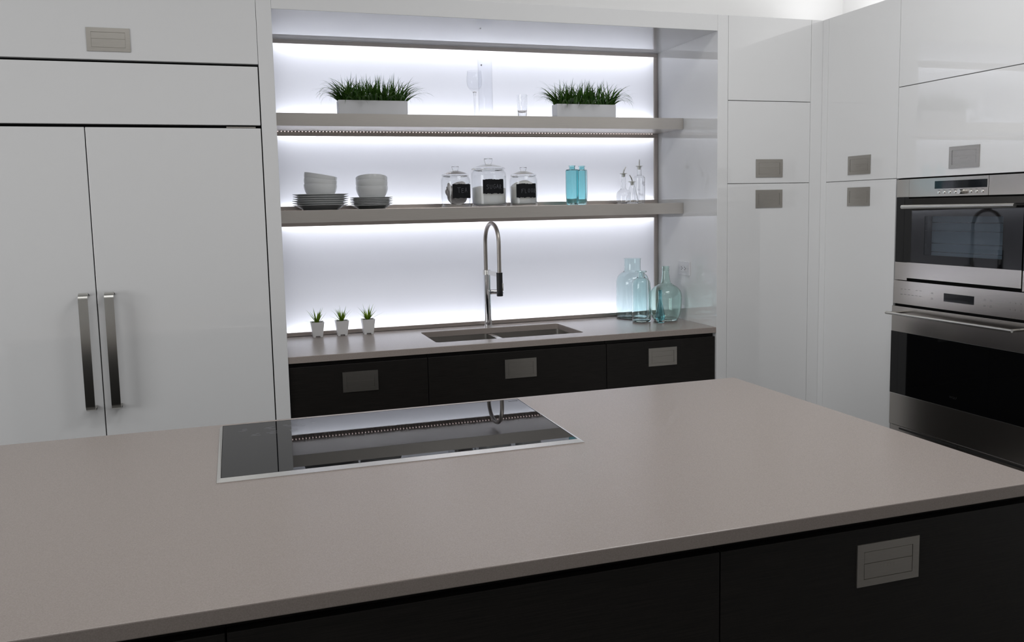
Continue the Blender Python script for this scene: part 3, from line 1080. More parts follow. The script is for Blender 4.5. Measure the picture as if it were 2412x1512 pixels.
def planter(x0, x1, y0, y1, zt, label, seed, n):
    rg = random.Random(seed)
    p = thing('grass_planter', label, 'planter', ((x0 + x1) / 2, (y0 + y1) / 2, S1T), 'grass planters on the upper shelf')
    bm = bmesh.new()
    z0 = S1T + 0.0004
    v = [(x0, y0), (x1, y0), (x1, y1), (x0, y1)]
    w = 0.004
    iv = [(x0 + w, y0 + w), (x1 - w, y0 + w), (x1 - w, y1 - w), (x0 + w, y1 - w)]
    rows = [[bm.verts.new((*q, z)) for q in L] for L, z in ((v, z0), (v, zt), (iv, zt), (iv, z0 + 0.006))]
    for A, B in zip(rows, rows[1:]):
        for k in range(4):
            bm.faces.new((A[k], A[(k + 1) % 4], B[(k + 1) % 4], B[k]))
    bm.faces.new(rows[0][::-1]); bm.faces.new(rows[-1])
    finish('trough', bm, 'planter', p)
    bx('soil', 'soil', p, x0 + w + 0.0005, x1 - w - 0.0005, y0 + w + 0.0005, y1 - w - 0.0005, z0 + 0.007, zt - 0.010)
    bm = bmesh.new()
    zs = zt - 0.0105
    for i in range(n):
        tt = rg.random()
        x = x0 + 0.010 + (x1 - x0 - 0.020) * tt
        y = rg.uniform(y0 + 0.009, y1 - 0.009)
        edge = (tt - 0.5) * 2
        az = rg.uniform(0, 2 * PI)
        lean = abs(rg.gauss(0, 0.30))
        L = rg.uniform(0.085, 0.145)
        droop = rg.uniform(0.4, 2.3)
        if rg.random() < abs(edge) ** 2.0 * 0.75:
            az = (0 if edge > 0 else PI) + rg.gauss(0, 0.45)
            lean = rg.uniform(0.25, 0.85)
            droop = rg.uniform(1.2, 2.9)
            L = rg.uniform(0.12, 0.185)
        elif rg.random() < 0.07:
            lean, droop, L = rg.uniform(0.0, 0.15), rg.uniform(0.0, 0.4), rg.uniform(0.13, 0.15)
        # keep clear of the panel behind
        if math.sin(az) > 0.2:
            lean *= 0.6
            droop *= 0.6
        blade(bm, (x, y, zs), az, L, rg.uniform(0.0050, 0.0105), lean, droop, 8, rg.uniform(-1.1, 1.1))
    for i in range(16):  # blades drooping over the front
        x = x0 + 0.03 + (x1 - x0 - 0.06) * rg.random()
        blade(bm, (x, y0 + 0.008, zt - 0.003), -PI / 2 + rg.gauss(0, 0.6), rg.uniform(0.12, 0.165), 0.0090, rg.uniform(0.90, 1.15), rg.uniform(1.5, 2.0), 13, rg.uniform(-0.5, 0.5))
    for sgn, xe in ((-1, x0 + 0.012), (1, x1 - 0.012)):
        for i in range(13):
            blade(bm, (xe + rg.uniform(-0.006, 0.006), rg.uniform(y0 + 0.01, y1 - 0.012), zt - 0.004), (PI if sgn < 0 else 0) + rg.uniform(-0.5, 0.35), rg.uniform(0.10, 0.16), rg.uniform(0.005, 0.009),
                  rg.uniform(0.45, 0.95), rg.uniform(0.9, 2.2), 11, rg.uniform(-0.8, 0.8))
    o = finish('grass', bm, 'grass', p, True)
    tag(o, 'dense tuft of dark green grass blades', kind='stuff')


planter(0.3022, 0.6275, 0.360, 0.434, 2.0500, 'white trough of grass standing above the plates, beside the wine glass', 11, 400)
planter(1.3922, 1.7168, 0.360, 0.432, 2.0505, 'white trough of grass standing between the tumbler and the niche side', 23, 400)


# ------------------------------------------------------------------ drinking glasses on the upper shelf
def lathed(name, prof, c, mat, label, cat, seg=48, group=None, wob=None):
    bm = bmesh.new()
    lathe(bm, prof, (0, 0, 0), seg, wob)
    o = finish(name, bm, mat, None, True)
    o.location = c
    ORG[o] = Vector(c)
    if label:
        tag(o, label, cat, group)
    return o


q = at(1080 + 350 / 9.163, 230, 0.46)
gw = thing('wine_glass', 'tall-stemmed clear wine glass on the upper shelf', 'glass', (q.x, 0.46, S1T))
bm = bmesh.new()
lathe(bm, smooth_profile([(0.006, 0.128), (0.014, 0.134), (0.026, 0.144), (0.0355, 0.160), (0.0385, 0.180), (0.0375, 0.205), (0.0345, 0.232)], 4)
      + smooth_profile([(0.0337, 0.232), (0.0367, 0.205), (0.0377, 0.180), (0.0345, 0.160), (0.024, 0.1462), (0.0, 0.1400)], 4), gw.location, 48)
finish('bowl', bm, 'thin', gw, True)
bm = bmesh.new()
lathe(bm, [(0.0, 0.0003), (0.036, 0.0003), (0.0362, 0.0015), (0.02, 0.0035), (0.0065, 0.008), (0.0052, 0.03), (0.0052, 0.105), (0.0065, 0.120), (0.010, 0.129), (0.0, 0.134)], gw.location, 32)
finish('stem', bm, 'clear', gw, True)
q = at(1080 + 580 / 9.163, 210, 0.50)
lathed('cylinder_vase', [(0.0, 0.0003), (0.0355, 0.0003), (0.0365, 0.002), (0.0365, 0.30), (0.0350, 0.30), (0.0345, 0.008), (0.0, 0.007)],
       (q.x, 0.50, S1T), 'thin', 'straight clear glass cylinder behind the wine glass', 'vase')
q = at(1080 + 1375 / 9.163, 250, 0.45)
lathed('tumbler', [(0.0, 0.0003), (0.0215, 0.0003), (0.0225, 0.002), (0.0280, 0.118), (0.0265, 0.118), (0.0222, 0.042), (0.018, 0.034), (0.010, 0.030), (0.0, 0.029)],
       (q.x, 0.45, S1T), 'clear', 'small clear tumbler with a heavy base beside a grass planter', 'glass')


# ------------------------------------------------------------------ plates and bowls on the lower shelf
def plate_profile(r, h):
    return [(0.0, 0.0008), (r * 0.60, 0.0008), (r * 0.615, 0.0), (r * 0.64, 0.0004), (r * 0.70, h * 0.30), (r * 0.86, h * 0.72), (r, h - 0.0016),
            (r * 1.003, h - 0.0006), (r, h), (r * 0.985, h), (r * 0.85, h * 0.72 + 0.0030), (r * 0.69, h * 0.30 + 0.0035), (r * 0.60, 0.0048), (0.0, 0.0048)]


def plate_stack(px, py, Y, r, h, step, n, labels, group):
    q_ = at(px, py, Y)
    rg = random.Random(int(px))
    me = None
    for i in range(n):
        if me is None:
            o = lathed('plate', plate_profile(r, h), (0, 0, 0), 'ceramic', None, None, 64)
            me = o.data
        else:
            o = bpy.data.objects.new('plate', me)
            COL.objects.link(o)
        dx = rg.uniform(-0.003, 0.003) if i else 0
        o.location = (q_.x + dx, Y + rg.uniform(-0.002, 0.002), S2T + 0.0008 + i * step)
        tag(o, labels(i), 'plate', group)
    return Vector((q_.x, Y, S2T + 0.0008 + (n - 1) * step))


ORD = ['bottom', 'second from the bottom', 'third from the bottom', 'fourth from the bottom', 'fifth from the bottom', 'top']
t1 = plate_stack(680 + 700 / 9.277, 480, 0.470, 0.131, 0.024, 0.0102, 6,
                 lambda i: 'white dinner plate, %s of the wider plate stack' % ORD[i], 'stacked dinner plates')
t2 = plate_stack(680 + 1812 / 9.277, 480, 0.478, 0.103, 0.0185, 0.0077, 6,
                 lambda i: 'white side plate, %s of the narrower plate stack' % ORD[i], 'stacked side plates')


def bowl_profile(r, h):
    out = smooth_profile([(r * 0.60, 0.0), (r * 0.80, h * 0.22), (r * 0.93, h * 0.48), (r * 0.995, h * 0.75), (r, h - 0.0012)], 5)
    inn = smooth_profile([(r - 0.0035, h - 0.0006), (r * 0.995 - 0.004, h * 0.75), (r * 0.93 - 0.004, h * 0.48), (r * 0.78, h * 0.24), (r * 0.45, h * 0.12)], 4)
    return [(0.0, 0.0012), (r * 0.55, 0.0012), (r * 0.56, 0.0)] + out + [(r - 0.0012, h)] + inn + [(0.0, h * 0.10)]


BOWL = None


def bowls(c, r, h, tilts, labels, group):
    me = None
    for i, (dz, rx, ry, dx, dy) in enumerate(tilts):
        if me is None:
            o = lathed('bowl', bowl_profile(r, h), (0, 0, 0), 'ceramic', None, None, 64)
            me = o.data
        else:
            o = bpy.data.objects.new('bowl', me)
            COL.objects.link(o)
        o.location = (c.x + dx, c.y + dy, c.z + dz)
        o.rotation_euler = (rx, ry, 0)
        tag(o, labels[i], 'bowl', group)


bowls(t1 + Vector((0.002, 0, 0.0052)), 0.0775, 0.067,
      [(0, 0, 0, 0, 0), (0.0228, 0.02, 0.115, -0.0055, 0), (0.0455, 0.02, 0.175, -0.0075, 0)],
      ['white bowl standing level on the wider plate stack', 'white bowl leaning in the middle of the stack on the dinner plates',
       'white tilted bowl on top of the stack on the dinner plates'], 'bowls on the dinner plates')
bowls(t2 + Vector((0.004, 0, 0.0052)), 0.0768, 0.067,
      [(0, 0, 0, 0, 0), (0.0240, -0.13, 0.03, 0, 0.004), (0.0440, -0.20, 0.02, 0.002, 0.008)],
      ['white bowl standing level on the narrower plate stack', 'white bowl leaning in the middle of the stack on the side plates',
       'white tilted bowl on top of the stack on the side plates'], 'bowls on the side plates')

# ------------------------------------------------------------------ lidded jars
GLYPH = {
    'T': [[(0.0, 0.95), (0.95, 1.05)], [(0.45, 1.0), (0.5, -0.1)]],
    'E': [[(0.1, 0.0), (0.12, 0.85)], [(0.12, 0.85), (0.7, 0.9)], [(0.1, 0.45), (0.6, 0.5)], [(0.1, 0.0), (0.75, 0.05)]],
    'A': [[(0.0, 0.0), (0.38, 1.0), (0.78, 0.0)], [(0.15, 0.36), (0.65, 0.38)]],
    'S': [[(0.75, 0.85), (0.5, 1.0), (0.18, 0.92), (0.12, 0.70), (0.45, 0.52), (0.70, 0.35), (0.62, 0.08), (0.3, 0.0), (0.02, 0.1)]],
    'U': [[(0.05, 1.0), (0.08, 0.3), (0.25, 0.03), (0.5, 0.05), (0.66, 0.3), (0.70, 1.0)]],
    'G': [[(0.75, 0.85), (0.5, 1.0), (0.2, 0.85), (0.05, 0.45), (0.2, 0.08), (0.5, 0.0), (0.74, 0.2), (0.75, 0.45), (0.45, 0.45)]],
    'R': [[(0.08, 0.0), (0.12, 0.98), (0.5, 0.95), (0.66, 0.75), (0.5, 0.52), (0.14, 0.48), (0.7, 0.0)]],
    'F': [[(0.1, 0.0), (0.16, 0.98)], [(0.0, 0.85), (0.85, 1.02)], [(0.1, 0.52), (0.62, 0.60)]],
    'L': [[(0.1, 1.0), (0.16, 0.02), (0.65, 0.06)]],
    'O': [[(0.4, 0.95), (0.12, 0.75), (0.08, 0.3), (0.3, 0.02), (0.58, 0.15), (0.66, 0.6), (0.4, 0.95)]],
}


def jar(px, py, Y, r, h_sh, h_neck, r_neck, z_rim, h_rim, r_rim, z_knob, h_top, r_knob, a0, a1, lz0, lz1, word, u0_, u1_, v_, label, hw, flat_knob):
    q_ = at(px, py, Y)
    c = Vector((q_.x, Y, S2T + 0.0006))
    j = thing('glass_jar', label, 'jar', c, 'lidded jars on the lower shelf')
    bm = bmesh.new()
    w = 0.0035
    out = [(0.0, 0.0006), (r * 0.93, 0.0)] + smooth_profile([(r * 0.96, 0.001), (r, 0.008), (r, 0.03)], 3) + \
          smooth_profile([(r, h_sh - 0.012), (r * 0.985, h_sh), (r_neck + (r - r_neck) * 0.35, h_sh + 0.008), (r_neck, h_neck - 0.003), (r_neck, h_neck)], 4)
    inn = [(r_neck - w, h_neck)] + [(max(a - w, 0), z) for a, z in
                                    smooth_profile([(r_neck, h_neck - 0.003), (r_neck + (r - r_neck) * 0.35, h_sh + 0.006), (r * 0.985, h_sh - 0.002), (r, h_sh - 0.014)], 4)] + \
          [(r - w, 0.02), (r - w - 0.003, 0.010), (r * 0.85, 0.0065), (0.0, 0.006)]
    lathe(bm, out + inn, c, 56)
    finish('jar_body', bm, 'jar', j, True)
    bm = bmesh.new()
    z0 = z_rim
    zk = z0 + h_rim
    prof = [(r_neck - w - 0.006, z0 - 0.004), (r_neck - w - 0.0025, z0 - 0.004), (r_neck - w - 0.0020, z0 + 0.0004), (r_rim - 0.002, z0 + 0.0006), (r_rim, z0 + 0.002), (r_rim, zk - 0.002), (r_rim - 0.003, zk),
            (r_rim * 0.72, zk + (z_knob - zk) * 0.38), (r_rim * 0.5, zk + (z_knob - zk) * 0.66), (r_knob * 1.02, z_knob - 0.001), (0.0, z_knob),
            ]
    inn = [(0.0, z_knob - 0.0035), (r_knob * 0.95, z_knob - 0.0045), (r_rim * 0.48, zk + (z_knob - zk) * 0.66 - 0.0035), (r_rim * 0.70, zk + (z_knob - zk) * 0.38 - 0.0035),
           (r_neck - w - 0.006, zk - 0.0045), (r_neck - w - 0.006, z0 - 0.004)]
    prof = prof + inn
    lathe(bm, prof, c, 56)
    ld = finish('lid', bm, 'clear', j, True)
    bm = bmesh.new()
    kp = [(0.0, z_knob + 0.0002), (r_knob * 0.75, z_knob + 0.0002), (r_knob * 0.82, z_knob + (h_top - z_knob) * 0.25), (r_knob, z_knob + (h_top - z_knob) * 0.6), (r_knob, h_top - 0.004), (r_knob - 0.004, h_top), (0.0, h_top - (0.0 if flat_knob else 0.001))]
    lathe(bm, kp, c, 32)
    finish('knob', bm, 'clear', ld, True)
    # chalk label wrapped round the front; angle 0 faces the camera
    az = math.atan2(CAM.y - c.y, CAM.x - c.x)

    def wrap(u, v, off):
        ang = az + math.radians(a0 + (a1 - a0) * u)
        return (c.x + (r + off) * math.cos(ang), c.y + (r + off) * math.sin(ang), c.z + lz0 + (lz1 - lz0) * v)
    bm = bmesh.new()
    n_ = 22
    rg = random.Random(len(word) * 5 + 1)
    F_, B_ = [], []
    for i in range(n_ + 1):
        top = 1.0 + rg.uniform(-0.025, 0.025)
        bot = 0.0 + rg.uniform(-0.03, 0.03)
        if i in (0, n_):
            top, bot = 0.985, 0.02
        u = i / n_
        F_.append([bm.verts.new(wrap(u, bot + (top - bot) * k / 3, 0.0012)) for k in range(4)])
        B_.append([bm.verts.new(wrap(u, bot + (top - bot) * k / 3, 0.0004)) for k in range(4)])
    for i in range(n_):
        for k in range(3):
            bm.faces.new((F_[i][k], F_[i + 1][k], F_[i + 1][k + 1], F_[i][k + 1]))
            bm.faces.new((B_[i][k], B_[i][k + 1], B_[i + 1][k + 1], B_[i + 1][k]))
        bm.faces.new((F_[i][0], B_[i][0], B_[i + 1][0], F_[i + 1][0]))
        bm.faces.new((F_[i][3], F_[i + 1][3], B_[i + 1][3], B_[i][3]))
    for i in (0, n_):
        for k in range(3):
            bm.faces.new((F_[i][k], F_[i][k + 1], B_[i][k + 1], B_[i][k]))
    lb = finish('chalk_label', bm, 'board', j)
    lb['label'] = 'black chalkboard label'
    bm = bmesh.new()
    N = len(word)
    cell = (u1_ - u0_) / N
    for i, ch in enumerate(word):
        ub = u0_ + i * cell
        vb = v_ + rg.uniform(-0.03, 0.03)
        for stroke in GLYPH[ch]:
            pts = []
            for (a, b_) in zip(stroke, stroke[1:]):
                for k in range(4):
                    t_ = k / 4
                    pts.append((a[0] + (b_[0] - a[0]) * t_, a[1] + (b_[1] - a[1]) * t_))
            pts.append(stroke[-1])
            P_ = [Vector(wrap(ub + x_ * cell * 0.86, vb + (y_ - 0.5) * hw, 0.0014)) for x_, y_ in pts]
            tube(bm, P_, 0.00075, 6)
    tx = finish('chalk_lettering', bm, 'chalk', lb)
    tx['label'] = 'chalk handwriting reading %s' % word
    return c


cs = jar(1030 + 1173 / 9.648, 450, 0.465, 0.0895, 0.1690, 0.1845, 0.0795, 0.1850, 0.0095, 0.0868, 0.2160, 0.2450, 0.0215,
         -19, 54.5, 0.0640, 0.1350, 'SUGAR', 0.16, 0.90, 0.50, 'largest lidded glass jar, chalk label reading SUGAR', 0.30, True)
ct = jar(1030 + 422 / 9.648, 455, 0.455, 0.0735, 0.1385, 0.1550, 0.0665, 0.1553, 0.0075, 0.0705, 0.1825, 0.2060, 0.0180,
         -12.5, 79, 0.0440, 0.1140, 'TEA', 0.20, 0.72, 0.55, 'lidded glass jar of tea bags, chalk label reading TEA', 0.33, False)
cf_ = jar(1030 + 1960 / 9.648, 450, 0.465, 0.0718, 0.1360, 0.1520, 0.0650, 0.1523, 0.0075, 0.0682, 0.1790, 0.2005, 0.0180,
          -30, 59.5, 0.0420, 0.1120, 'FLOUR', 0.24, 0.99, 0.50, 'smaller lidded glass jar, chalk label reading FLOUR', 0.30, False)


def fill(name, c, prof, mat, label):
    bm = bmesh.new()
    lathe(bm, prof, (0, 0, 0), 48, lambda a, z: 1.0)
    for v in bm.verts:
        if v.co.z > 0.06 and v.co.xy.length > 0.001:
            v.co.z += 0.0022 * math.sin(v.co.x * 90 + v.co.y * 37) + (0.03 * (-v.co.x) if 'sugar' in name else 0.0)
    o = finish(name, bm, mat, None, True)
    o.location = c
    tag(o, label, 'food', kind='stuff')


fill('sugar', cs, [(0.0, 0.0070), (0.074, 0.0075), (0.0810, 0.0130), (0.0840, 0.022), (0.0840, 0.094), (0.080, 0.0955), (0.05, 0.1005), (0.02, 0.103), (0.0, 0.1035)], 'sugar',
     'white sugar filling about half of the largest jar')
fill('flour', cf_, [(0.0, 0.0070), (0.058, 0.0075), (0.0650, 0.0125), (0.0670, 0.020), (0.0670, 0.096), (0.063, 0.103), (0.045, 0.117), (0.022, 0.128), (0.008, 0.131), (0.0, 0.1305)], 'flour',
     'cream flour heaped up in the smaller jar')

# tea bags: round, crimped at the rim
tb_me = None
rg = random.Random(5)
spots = [(-0.030, -0.012, 0.040, 1.15, 0.55), (-0.025, -0.016, 0.036, 1.00, 0.50), (-0.020, -0.019, 0.032, 0.86, 0.42), (-0.014, -0.021, 0.029, 0.74, 0.34),
         (-0.007, -0.022, 0.026, 0.62, 0.25), (0.002, -0.022, 0.023, 0.50, 0.10), (0.014, -0.020, 0.030, 0.75, -0.20), (0.028, -0.014, 0.038, 1.05, -0.45),
         (-0.034, -0.008, 0.098, 1.35, 0.80), (-0.012, -0.030, 0.076, 1.30, 0.20), (0.024, -0.026, 0.104, 1.38, -0.25), (0.004, -0.010, 0.100, 1.00, 0.10),
         (0.034, -0.002, 0.078, 1.20, -0.60), (-0.032, 0.010, 0.070, 1.10, 0.40), (-0.010, 0.020, 0.086, 1.15, 0.20), (0.014, 0.028, 0.060, 0.90, -0.30),
         (-0.012, 0.030, 0.045, 1.00, 0.20), (0.026, 0.024, 0.040, 0.80, -0.40), (0.018, 0.016, 0.104, 1.20, -0.40), (-0.022, -0.006, 0.064, 1.20, 0.60),
         (-0.040, -0.004, 0.052, 1.30, 1.00), (-0.038, 0.004, 0.080, 1.25, 0.90), (-0.036, -0.014, 0.068, 1.35, 0.70), (0.000, -0.032, 0.058, 1.20, 0.05), (0.038, -0.010, 0.056, 1.25, -0.70), (0.020, -0.032, 0.072, 1.30, -0.20)]
for (dx, dy, dz, tilt, rz) in spots:
    if tb_me is None:
        bm = bmesh.new()
        lathe(bm, [(0.0, 0.0030), (0.012, 0.0027), (0.022, 0.0009), (0.0290, 0.0003), (0.0290, -0.0003), (0.022, -0.0009), (0.012, -0.0027), (0.0, -0.0030)], (0, 0, 0), 28)
        o = finish('tea_bag', bm, 'teapaper', None, True)
        tb_me = o.data
    else:
        o = bpy.data.objects.new('tea_bag', tb_me)
        COL.objects.link(o)
    o.location = ct + Vector((dx, dy, dz))
    o.scale = (0.86, 0.86, 0.5)
    o.rotation_euler = (tilt, rz * 0.6, rz)
    tag(o, 'round grey paper tea bag inside the TEA jar', 'tea bag', 'tea bags in the jar')


# ------------------------------------------------------------------ turquoise square bottles
def square_bottle(px, py, Y, w, h, rot, label):
    q_ = at(px, py, Y)
    bm = bmesh.new()

    def sq(s, z, r=0.12):
        pts = []
        for (sx, sy, a0) in ((1, 1, 0), (-1, 1, PI / 2), (-1, -1, PI), (1, -1, 1.5 * PI)):
            for k in range(4):
                a = a0 + k / 3 * PI / 2
                rad = s * r
                pts.append((sx * (s - rad) + rad * math.cos(a), sy * (s - rad) + rad * math.sin(a), z))
        return pts

    def circ(r, z):
        return [(r * math.cos(PI / 4 * 0 + 2 * PI * (k + 0.5) / 16 - PI / 16), r * math.sin(2 * PI * (k + 0.5) / 16 - PI / 16), z) for k in range(16)]
    s = w / 2
    rings = [sq(s * 0.80, 0.0), sq(s * 0.90, 0.003), sq(s * 0.94, 0.02), sq(s, h * 0.35), sq(s, h - 0.008), sq(s * 0.93, h - 0.001), circ(0.0155, h + 0.0015), circ(0.0150, h + 0.013), circ(0.0185, h + 0.0165), circ(0.0185, h + 0.019),
             circ(0.0130, h + 0.019), circ(0.0120, h + 0.0), sq(s * 0.86, h - 0.006), sq(s * 0.90, h - 0.014), sq(s * 0.90, h * 0.35), sq(s * 0.84, 0.022), sq(s * 0.74, 0.010)]
    R_ = [[bm.verts.new(c) for c in ring] for ring in rings]
    for A, B in zip(R_, R_[1:]):
        for k in range(16):
            bm.faces.new((A[k], A[(k + 1) % 16], B[(k + 1) % 16], B[k]))
    bm.faces.new(R_[0][::-1]); bm.faces.new(R_[-1])
    o = finish('square_bottle', bm, 'turq', None, True)
    o.location = (q_.x, Y, S2T + 0.0006)
    o.rotation_euler = (0, 0, rot)
    tag(o, label, 'bottle', 'turquoise bottles on the lower shelf')


square_bottle(1320 + 283 / 10.05, 450, 0.440, 0.050, 0.184, 0.50, 'frosted turquoise square bottle standing nearer the FLOUR jar')
square_bottle(1320 + 512 / 10.05, 450, 0.470, 0.050, 0.184, -0.62, 'frosted turquoise square bottle standing nearer the oil bottles')


# ------------------------------------------------------------------ oil bottles with pourers
def oil_bottle(px, py, Y, outer, wall, z_disc, r_neck, lean, label, liquid):
    q_ = at(px, py, Y)
    c = Vector((q_.x, Y, S2T + 0.0006))
    o_ = thing('oil_bottle', label, 'bottle', c, 'oil bottles on the lower shelf')
    bm = bmesh.new()
    lathe(bm, vessel(outer, wall, 0.006), c, 44)
    finish('bottle_body', bm, 'clear', o_, True)
    bm = bmesh.new()
    lathe(bm, [(0.0, z_disc - 0.018), (r_neck * 0.60, z_disc - 0.018), (r_neck * 0.72, z_disc - 0.001), (r_neck * 1.55, z_disc), (r_neck * 1.6, z_disc + 0.0012),
               (r_neck * 1.5, z_disc + 0.0022), (r_neck * 0.55, z_disc + 0.003), (0.0, z_disc + 0.003)], c, 28)
    finish('stopper', bm, 'stopper', o_, True)
    bm = bmesh.new()
    pts, rad = [], []
    for k in range(9):
        t_ = k / 8
        pts.append((c.x + lean * (0.012 * t_ ** 2 + 0.004 * t_), c.y, c.z + z_disc + 0.003 + 0.034 * t_))
        rad.append(0.0036 * (1 - 0.55 * t_ ** 3))
    tube(bm, pts, rad, 12)
    finish('spout', bm, 'handle', o_, True)
    return c, o_


c1, _ = oil_bottle(1320 + 1495 / 10.05, 450, 0.555, [(0.0, 0.0006), (0.034, 0.0)] + smooth_profile([(0.037, 0.002), (0.039, 0.010), (0.039, 0.045), (0.0355, 0.062), (0.026, 0.074), (0.0150, 0.082), (0.0128, 0.092)], 3) + [(0.0128, 0.158), (0.0145, 0.160), (0.0145, 0.163)],
                   0.002, 0.164, 0.0128, 1.0, 'clear round-bellied oil bottle with a straight neck and bent spout', 0)
c2, _ = oil_bottle(1320 + 1700 / 10.05, 460, 0.475, [(0.0, 0.0006), (0.031, 0.0)] + smooth_profile([(0.0335, 0.002), (0.0345, 0.008), (0.0335, 0.02), (0.0265, 0.048), (0.0185, 0.078), (0.0135, 0.094)], 3) + [(0.0130, 0.112), (0.0145, 0.114), (0.0145, 0.116)],
                   0.002, 0.117, 0.0130, -1.0, 'short cone-shaped clear oil bottle in front of the taller ones', 0)
c3, ob3 = oil_bottle(1320 + 1868 / 10.05, 450, 0.555, [(0.0, 0.0006), (0.028, 0.0)] + smooth_profile([(0.0302, 0.002), (0.0312, 0.008), (0.0312, 0.130), (0.0300, 0.142), (0.0225, 0.152), (0.0135, 0.155), (0.0122, 0.160)], 3) + [(0.0122, 0.198), (0.014, 0.200), (0.014, 0.203)],
                     0.0022, 0.204, 0.0122, 0.1, 'tallest clear oil bottle, straight-sided, with printed letters', 0)


def wrap_text(s, size, c, r, ang_deg, z):
    az = math.atan2(CAM.y - c.y, CAM.x - c.x) + math.radians(ang_deg)
    return lambda v: (c.x + (r + 0.0002 + abs(v.z)) * math.cos(az + v.x / r), c.y + (r + 0.0002 + abs(v.z)) * math.sin(az + v.x / r), c.z + z + v.y)


for (s, size, ang, z) in (('ig', 0.034, 48, 0.104), ('lo', 0.018, -5, 0.071), ('hui', 0.023, 22, 0.044)):
    o = text_obj('printed_letters', s, size, 'etch', ob3, wrap_text(s, size, c3, 0.0312, ang, z))


# ------------------------------------------------------------------ aqua glassware on the worktop
def wobbly(amp, seed):
    rg_ = random.Random(seed)
    ph = [(rg_.uniform(0, 6.28), rg_.randint(2, 5), rg_.uniform(18, 60), rg_.uniform(0.4, 1)) for _ in range(6)]
    return lambda a, z: 1.0 + amp * sum(w_ * math.sin(k_ * a + f_ * z + p_) for p_, k_, f_, w_ in ph) / 3


def counter_bottle(name, px, py, Y, outer, wall, base, mat, label, seg=64, wob=None, cat='bottle'):
    q_ = at(px, py, Y)
    o = lathed(name, vessel(outer, wall, base), (q_.x, Y, ZCT + 0.0006), mat, label, cat, seg, None, wob)
    return o


counter_bottle('glass_canister', 1490, 690, 0.522,
               [(0.0, 0.0008), (0.080, 0.0)] + smooth_profile([(0.086, 0.002), (0.0900, 0.012), (0.0905, 0.05), (0.0905, 0.185), (0.0885, 0.210), (0.079, 0.233), (0.062, 0.249), (0.049, 0.258), (0.0452, 0.268)], 4)
               + [(0.0450, 0.318), (0.0462, 0.326), (0.0470, 0.329)], 0.0022, 0.006, 'aqua', 'widest pale aqua canister bottle with a broad open neck', cat='vase')
counter_bottle('stoppered_bottle', 1510.5, 700, 0.347,
               [(0.0, 0.0008), (0.044, 0.0)] + smooth_profile([(0.0485, 0.003), (0.0492, 0.012), (0.0488, 0.06), (0.0492, 0.150), (0.0488, 0.195), (0.0450, 0.217), (0.0330, 0.230), (0.0215, 0.2365), (0.0180, 0.243)], 4)
               + [(0.0175, 0.262), (0.0290, 0.2655), (0.0298, 0.269), (0.0285, 0.272)], 0.0035, 0.010, 'aqua2', 'cylindrical aqua glass bottle with a flared flat lip', wob=wobbly(0.014, 4))
counter_bottle('demijohn', 1567.9, 690, 0.338,
               [(0.0, 0.0030), (0.050, 0.0)] + smooth_profile([(0.058, 0.002), (0.066, 0.010), (0.0760, 0.030), (0.0830, 0.067), (0.0858, 0.107), (0.0850, 0.134), (0.0780, 0.160), (0.0620, 0.1795), (0.0420, 0.192), (0.0290, 0.202), (0.0240, 0.216), (0.0200, 0.250), (0.0192, 0.268)], 4)
               + [(0.0208, 0.270), (0.0208, 0.276), (0.0192, 0.278), (0.0192, 0.282), (0.0204, 0.284), (0.0200, 0.292)], 0.0035, 0.012, 'green', 'sea-green demijohn with a round belly and slim neck', wob=wobbly(0.010, 9))
counter_bottle('bud_vase', 1555, 720, 0.262,
               [(0.0, 0.0008), (0.0175, 0.0), (0.0195, 0.002), (0.0268, 0.030), (0.0262, 0.040), (0.0185, 0.075), (0.0120, 0.105), (0.0095, 0.130), (0.0093, 0.168), (0.0108, 0.174)], 0.0022, 0.008, 'teal',
               'small faceted teal bud vase in front of the demijohn', seg=8, cat='vase')


# ------------------------------------------------------------------ three small potted plants
def leaf_obj(parent, base, az, L, w, lean, droop):
    bm = bmesh.new()
    blade(bm, base, az, L, w, lean, droop, 6, 0.0)
    # a fold along the middle gives the leaf some body
    bmesh.ops.solidify(bm, geom=bm.faces[:], thickness=0.0005)
    return finish('leaf', bm, 'leaf', parent, True)


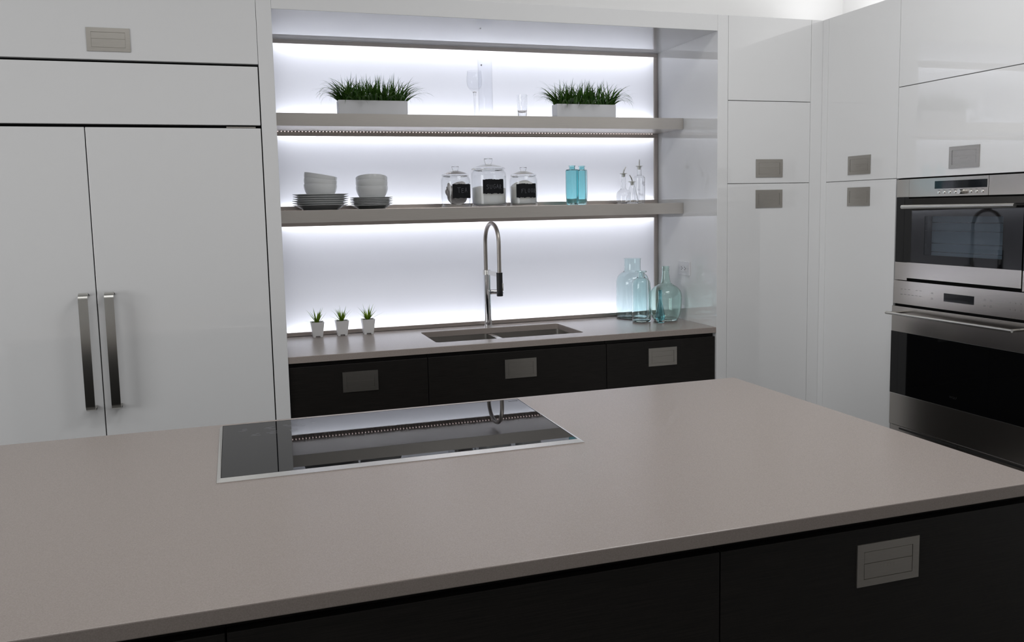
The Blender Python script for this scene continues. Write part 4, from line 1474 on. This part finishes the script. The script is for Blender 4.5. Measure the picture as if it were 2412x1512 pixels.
POTS = [
    (747, 760, 0.570, 'small white pot with a spiky plant, nearest the refrigerator',
     [(2.75, .085, .75, .3), (2.9, .070, .25, .3), (3.3, .060, 1.25, .4), (2.6, .082, .15, .2), (1.2, .078, .15, .3), (0.4, .084, .30, .4), (-.2, .078, .40, .1), (0.05, .070, .75, -.1), (3.5, .060, 1.3, .8), (-2.2, .045, .9, 1.8), (1.8, .075, .12, .1), (-1.2, .065, .2, .3), (2.2, .07, .45, .3)]),
    (805, 757, 0.570, 'small white pot with a spiky plant, middle of the three',
     [(2.9, .080, .70, .5), (3.3, .070, .55, .2), (2.7, .076, .35, .3), (1.6, .085, .05, .1), (0.7, .082, .25, .2), (0.2, .078, .55, .5), (-.1, .082, .75, .1), (-.3, .064, 1.05, .1), (3.6, .080, 1.05, .1), (3.9, .05, .8, .4), (-1.5, .07, .2, .3), (-2.3, .066, .4, .4), (-.9, .066, .4, .4), (2.2, .07, .4, .3)]),
    (866.5, 754, 0.564, 'small white pot with a spiky plant, nearest the sink',
     [(2.8, .090, .55, .25), (3.0, .082, .35, .2), (3.4, .078, .85, .1), (2.4, .088, .2, .1), (1.4, .083, .08, .1), (0.6, .088, .3, .3), (0.1, .084, .45, .1), (-.2, .094, 1.10, .1), (3.3, .056, 1.15, .5), (0.3, .05, .85, .2), (-1.5, .075, .1, .3), (-2.2, .07, .4, .4), (-.9, .07, .35, .3), (3.15, .08, .7, .3)])]
for (px, py, Y, label, leaves) in POTS:
    q = at(px, py, Y)
    c = Vector((q.x, Y, ZCT + 0.0004))
    p = thing('potted_plant', label, 'plant', c, 'small potted plants on the worktop')
    bm = bmesh.new()

    def sqr(s, z):
        return [bm.verts.new((c.x + a * s, c.y + b_ * s, c.z + z)) for a, b_ in ((-1, -1), (1, -1), (1, 1), (-1, 1))]
    rows = [sqr(0.0240, 0.007), sqr(0.0318, 0.0725), sqr(0.0322, 0.0750), sqr(0.0272, 0.0750), sqr(0.0262, 0.0660)]
    for A, B in zip(rows, rows[1:]):
        for k in range(4):
            bm.faces.new((A[k], A[(k + 1) % 4], B[(k + 1) % 4], B[k]))
    bm.faces.new(rows[0][::-1]); bm.faces.new(rows[-1])
    finish('pot', bm, 'pot', p)
    for sx in (-1, 1):
        for sy in (-1, 1):
            fx, fy = c.x + sx * 0.0175, c.y + sy * 0.0175
            bx('foot', 'pot', p, fx - 0.006, fx + 0.006, fy - 0.006, fy + 0.006, c.z, c.z + 0.0068)
    bx('soil', 'soil', p, c.x - 0.0255, c.x + 0.0255, c.y - 0.0255, c.y + 0.0255, c.z + 0.0664, c.z + 0.0700)
    rg = random.Random(int(px))
    for (az, L, lean, dr_) in leaves:
        if math.sin(az) > 0.15:
            az = az if math.sin(az) < 0.5 else (PI - 0.5 if math.cos(az) < 0 else 0.5)
            lean = min(lean, 0.55)
        base = c + Vector((math.cos(az) * 0.004 + rg.uniform(-.003, .003), math.sin(az) * 0.004, 0.0690))
        leaf_obj(p, base, az, L, rg.uniform(0.0085, 0.0120), lean, dr_)
    for k in range(7):
        az = rg.uniform(0, 2 * PI)
        base = c + Vector((math.cos(az) * 0.003, math.sin(az) * 0.003, 0.0690))
        leaf_obj(p, base, az, rg.uniform(0.05, 0.085), rg.uniform(0.0085, 0.0115), rg.uniform(0.10, 0.75), rg.uniform(0.1, 0.6))
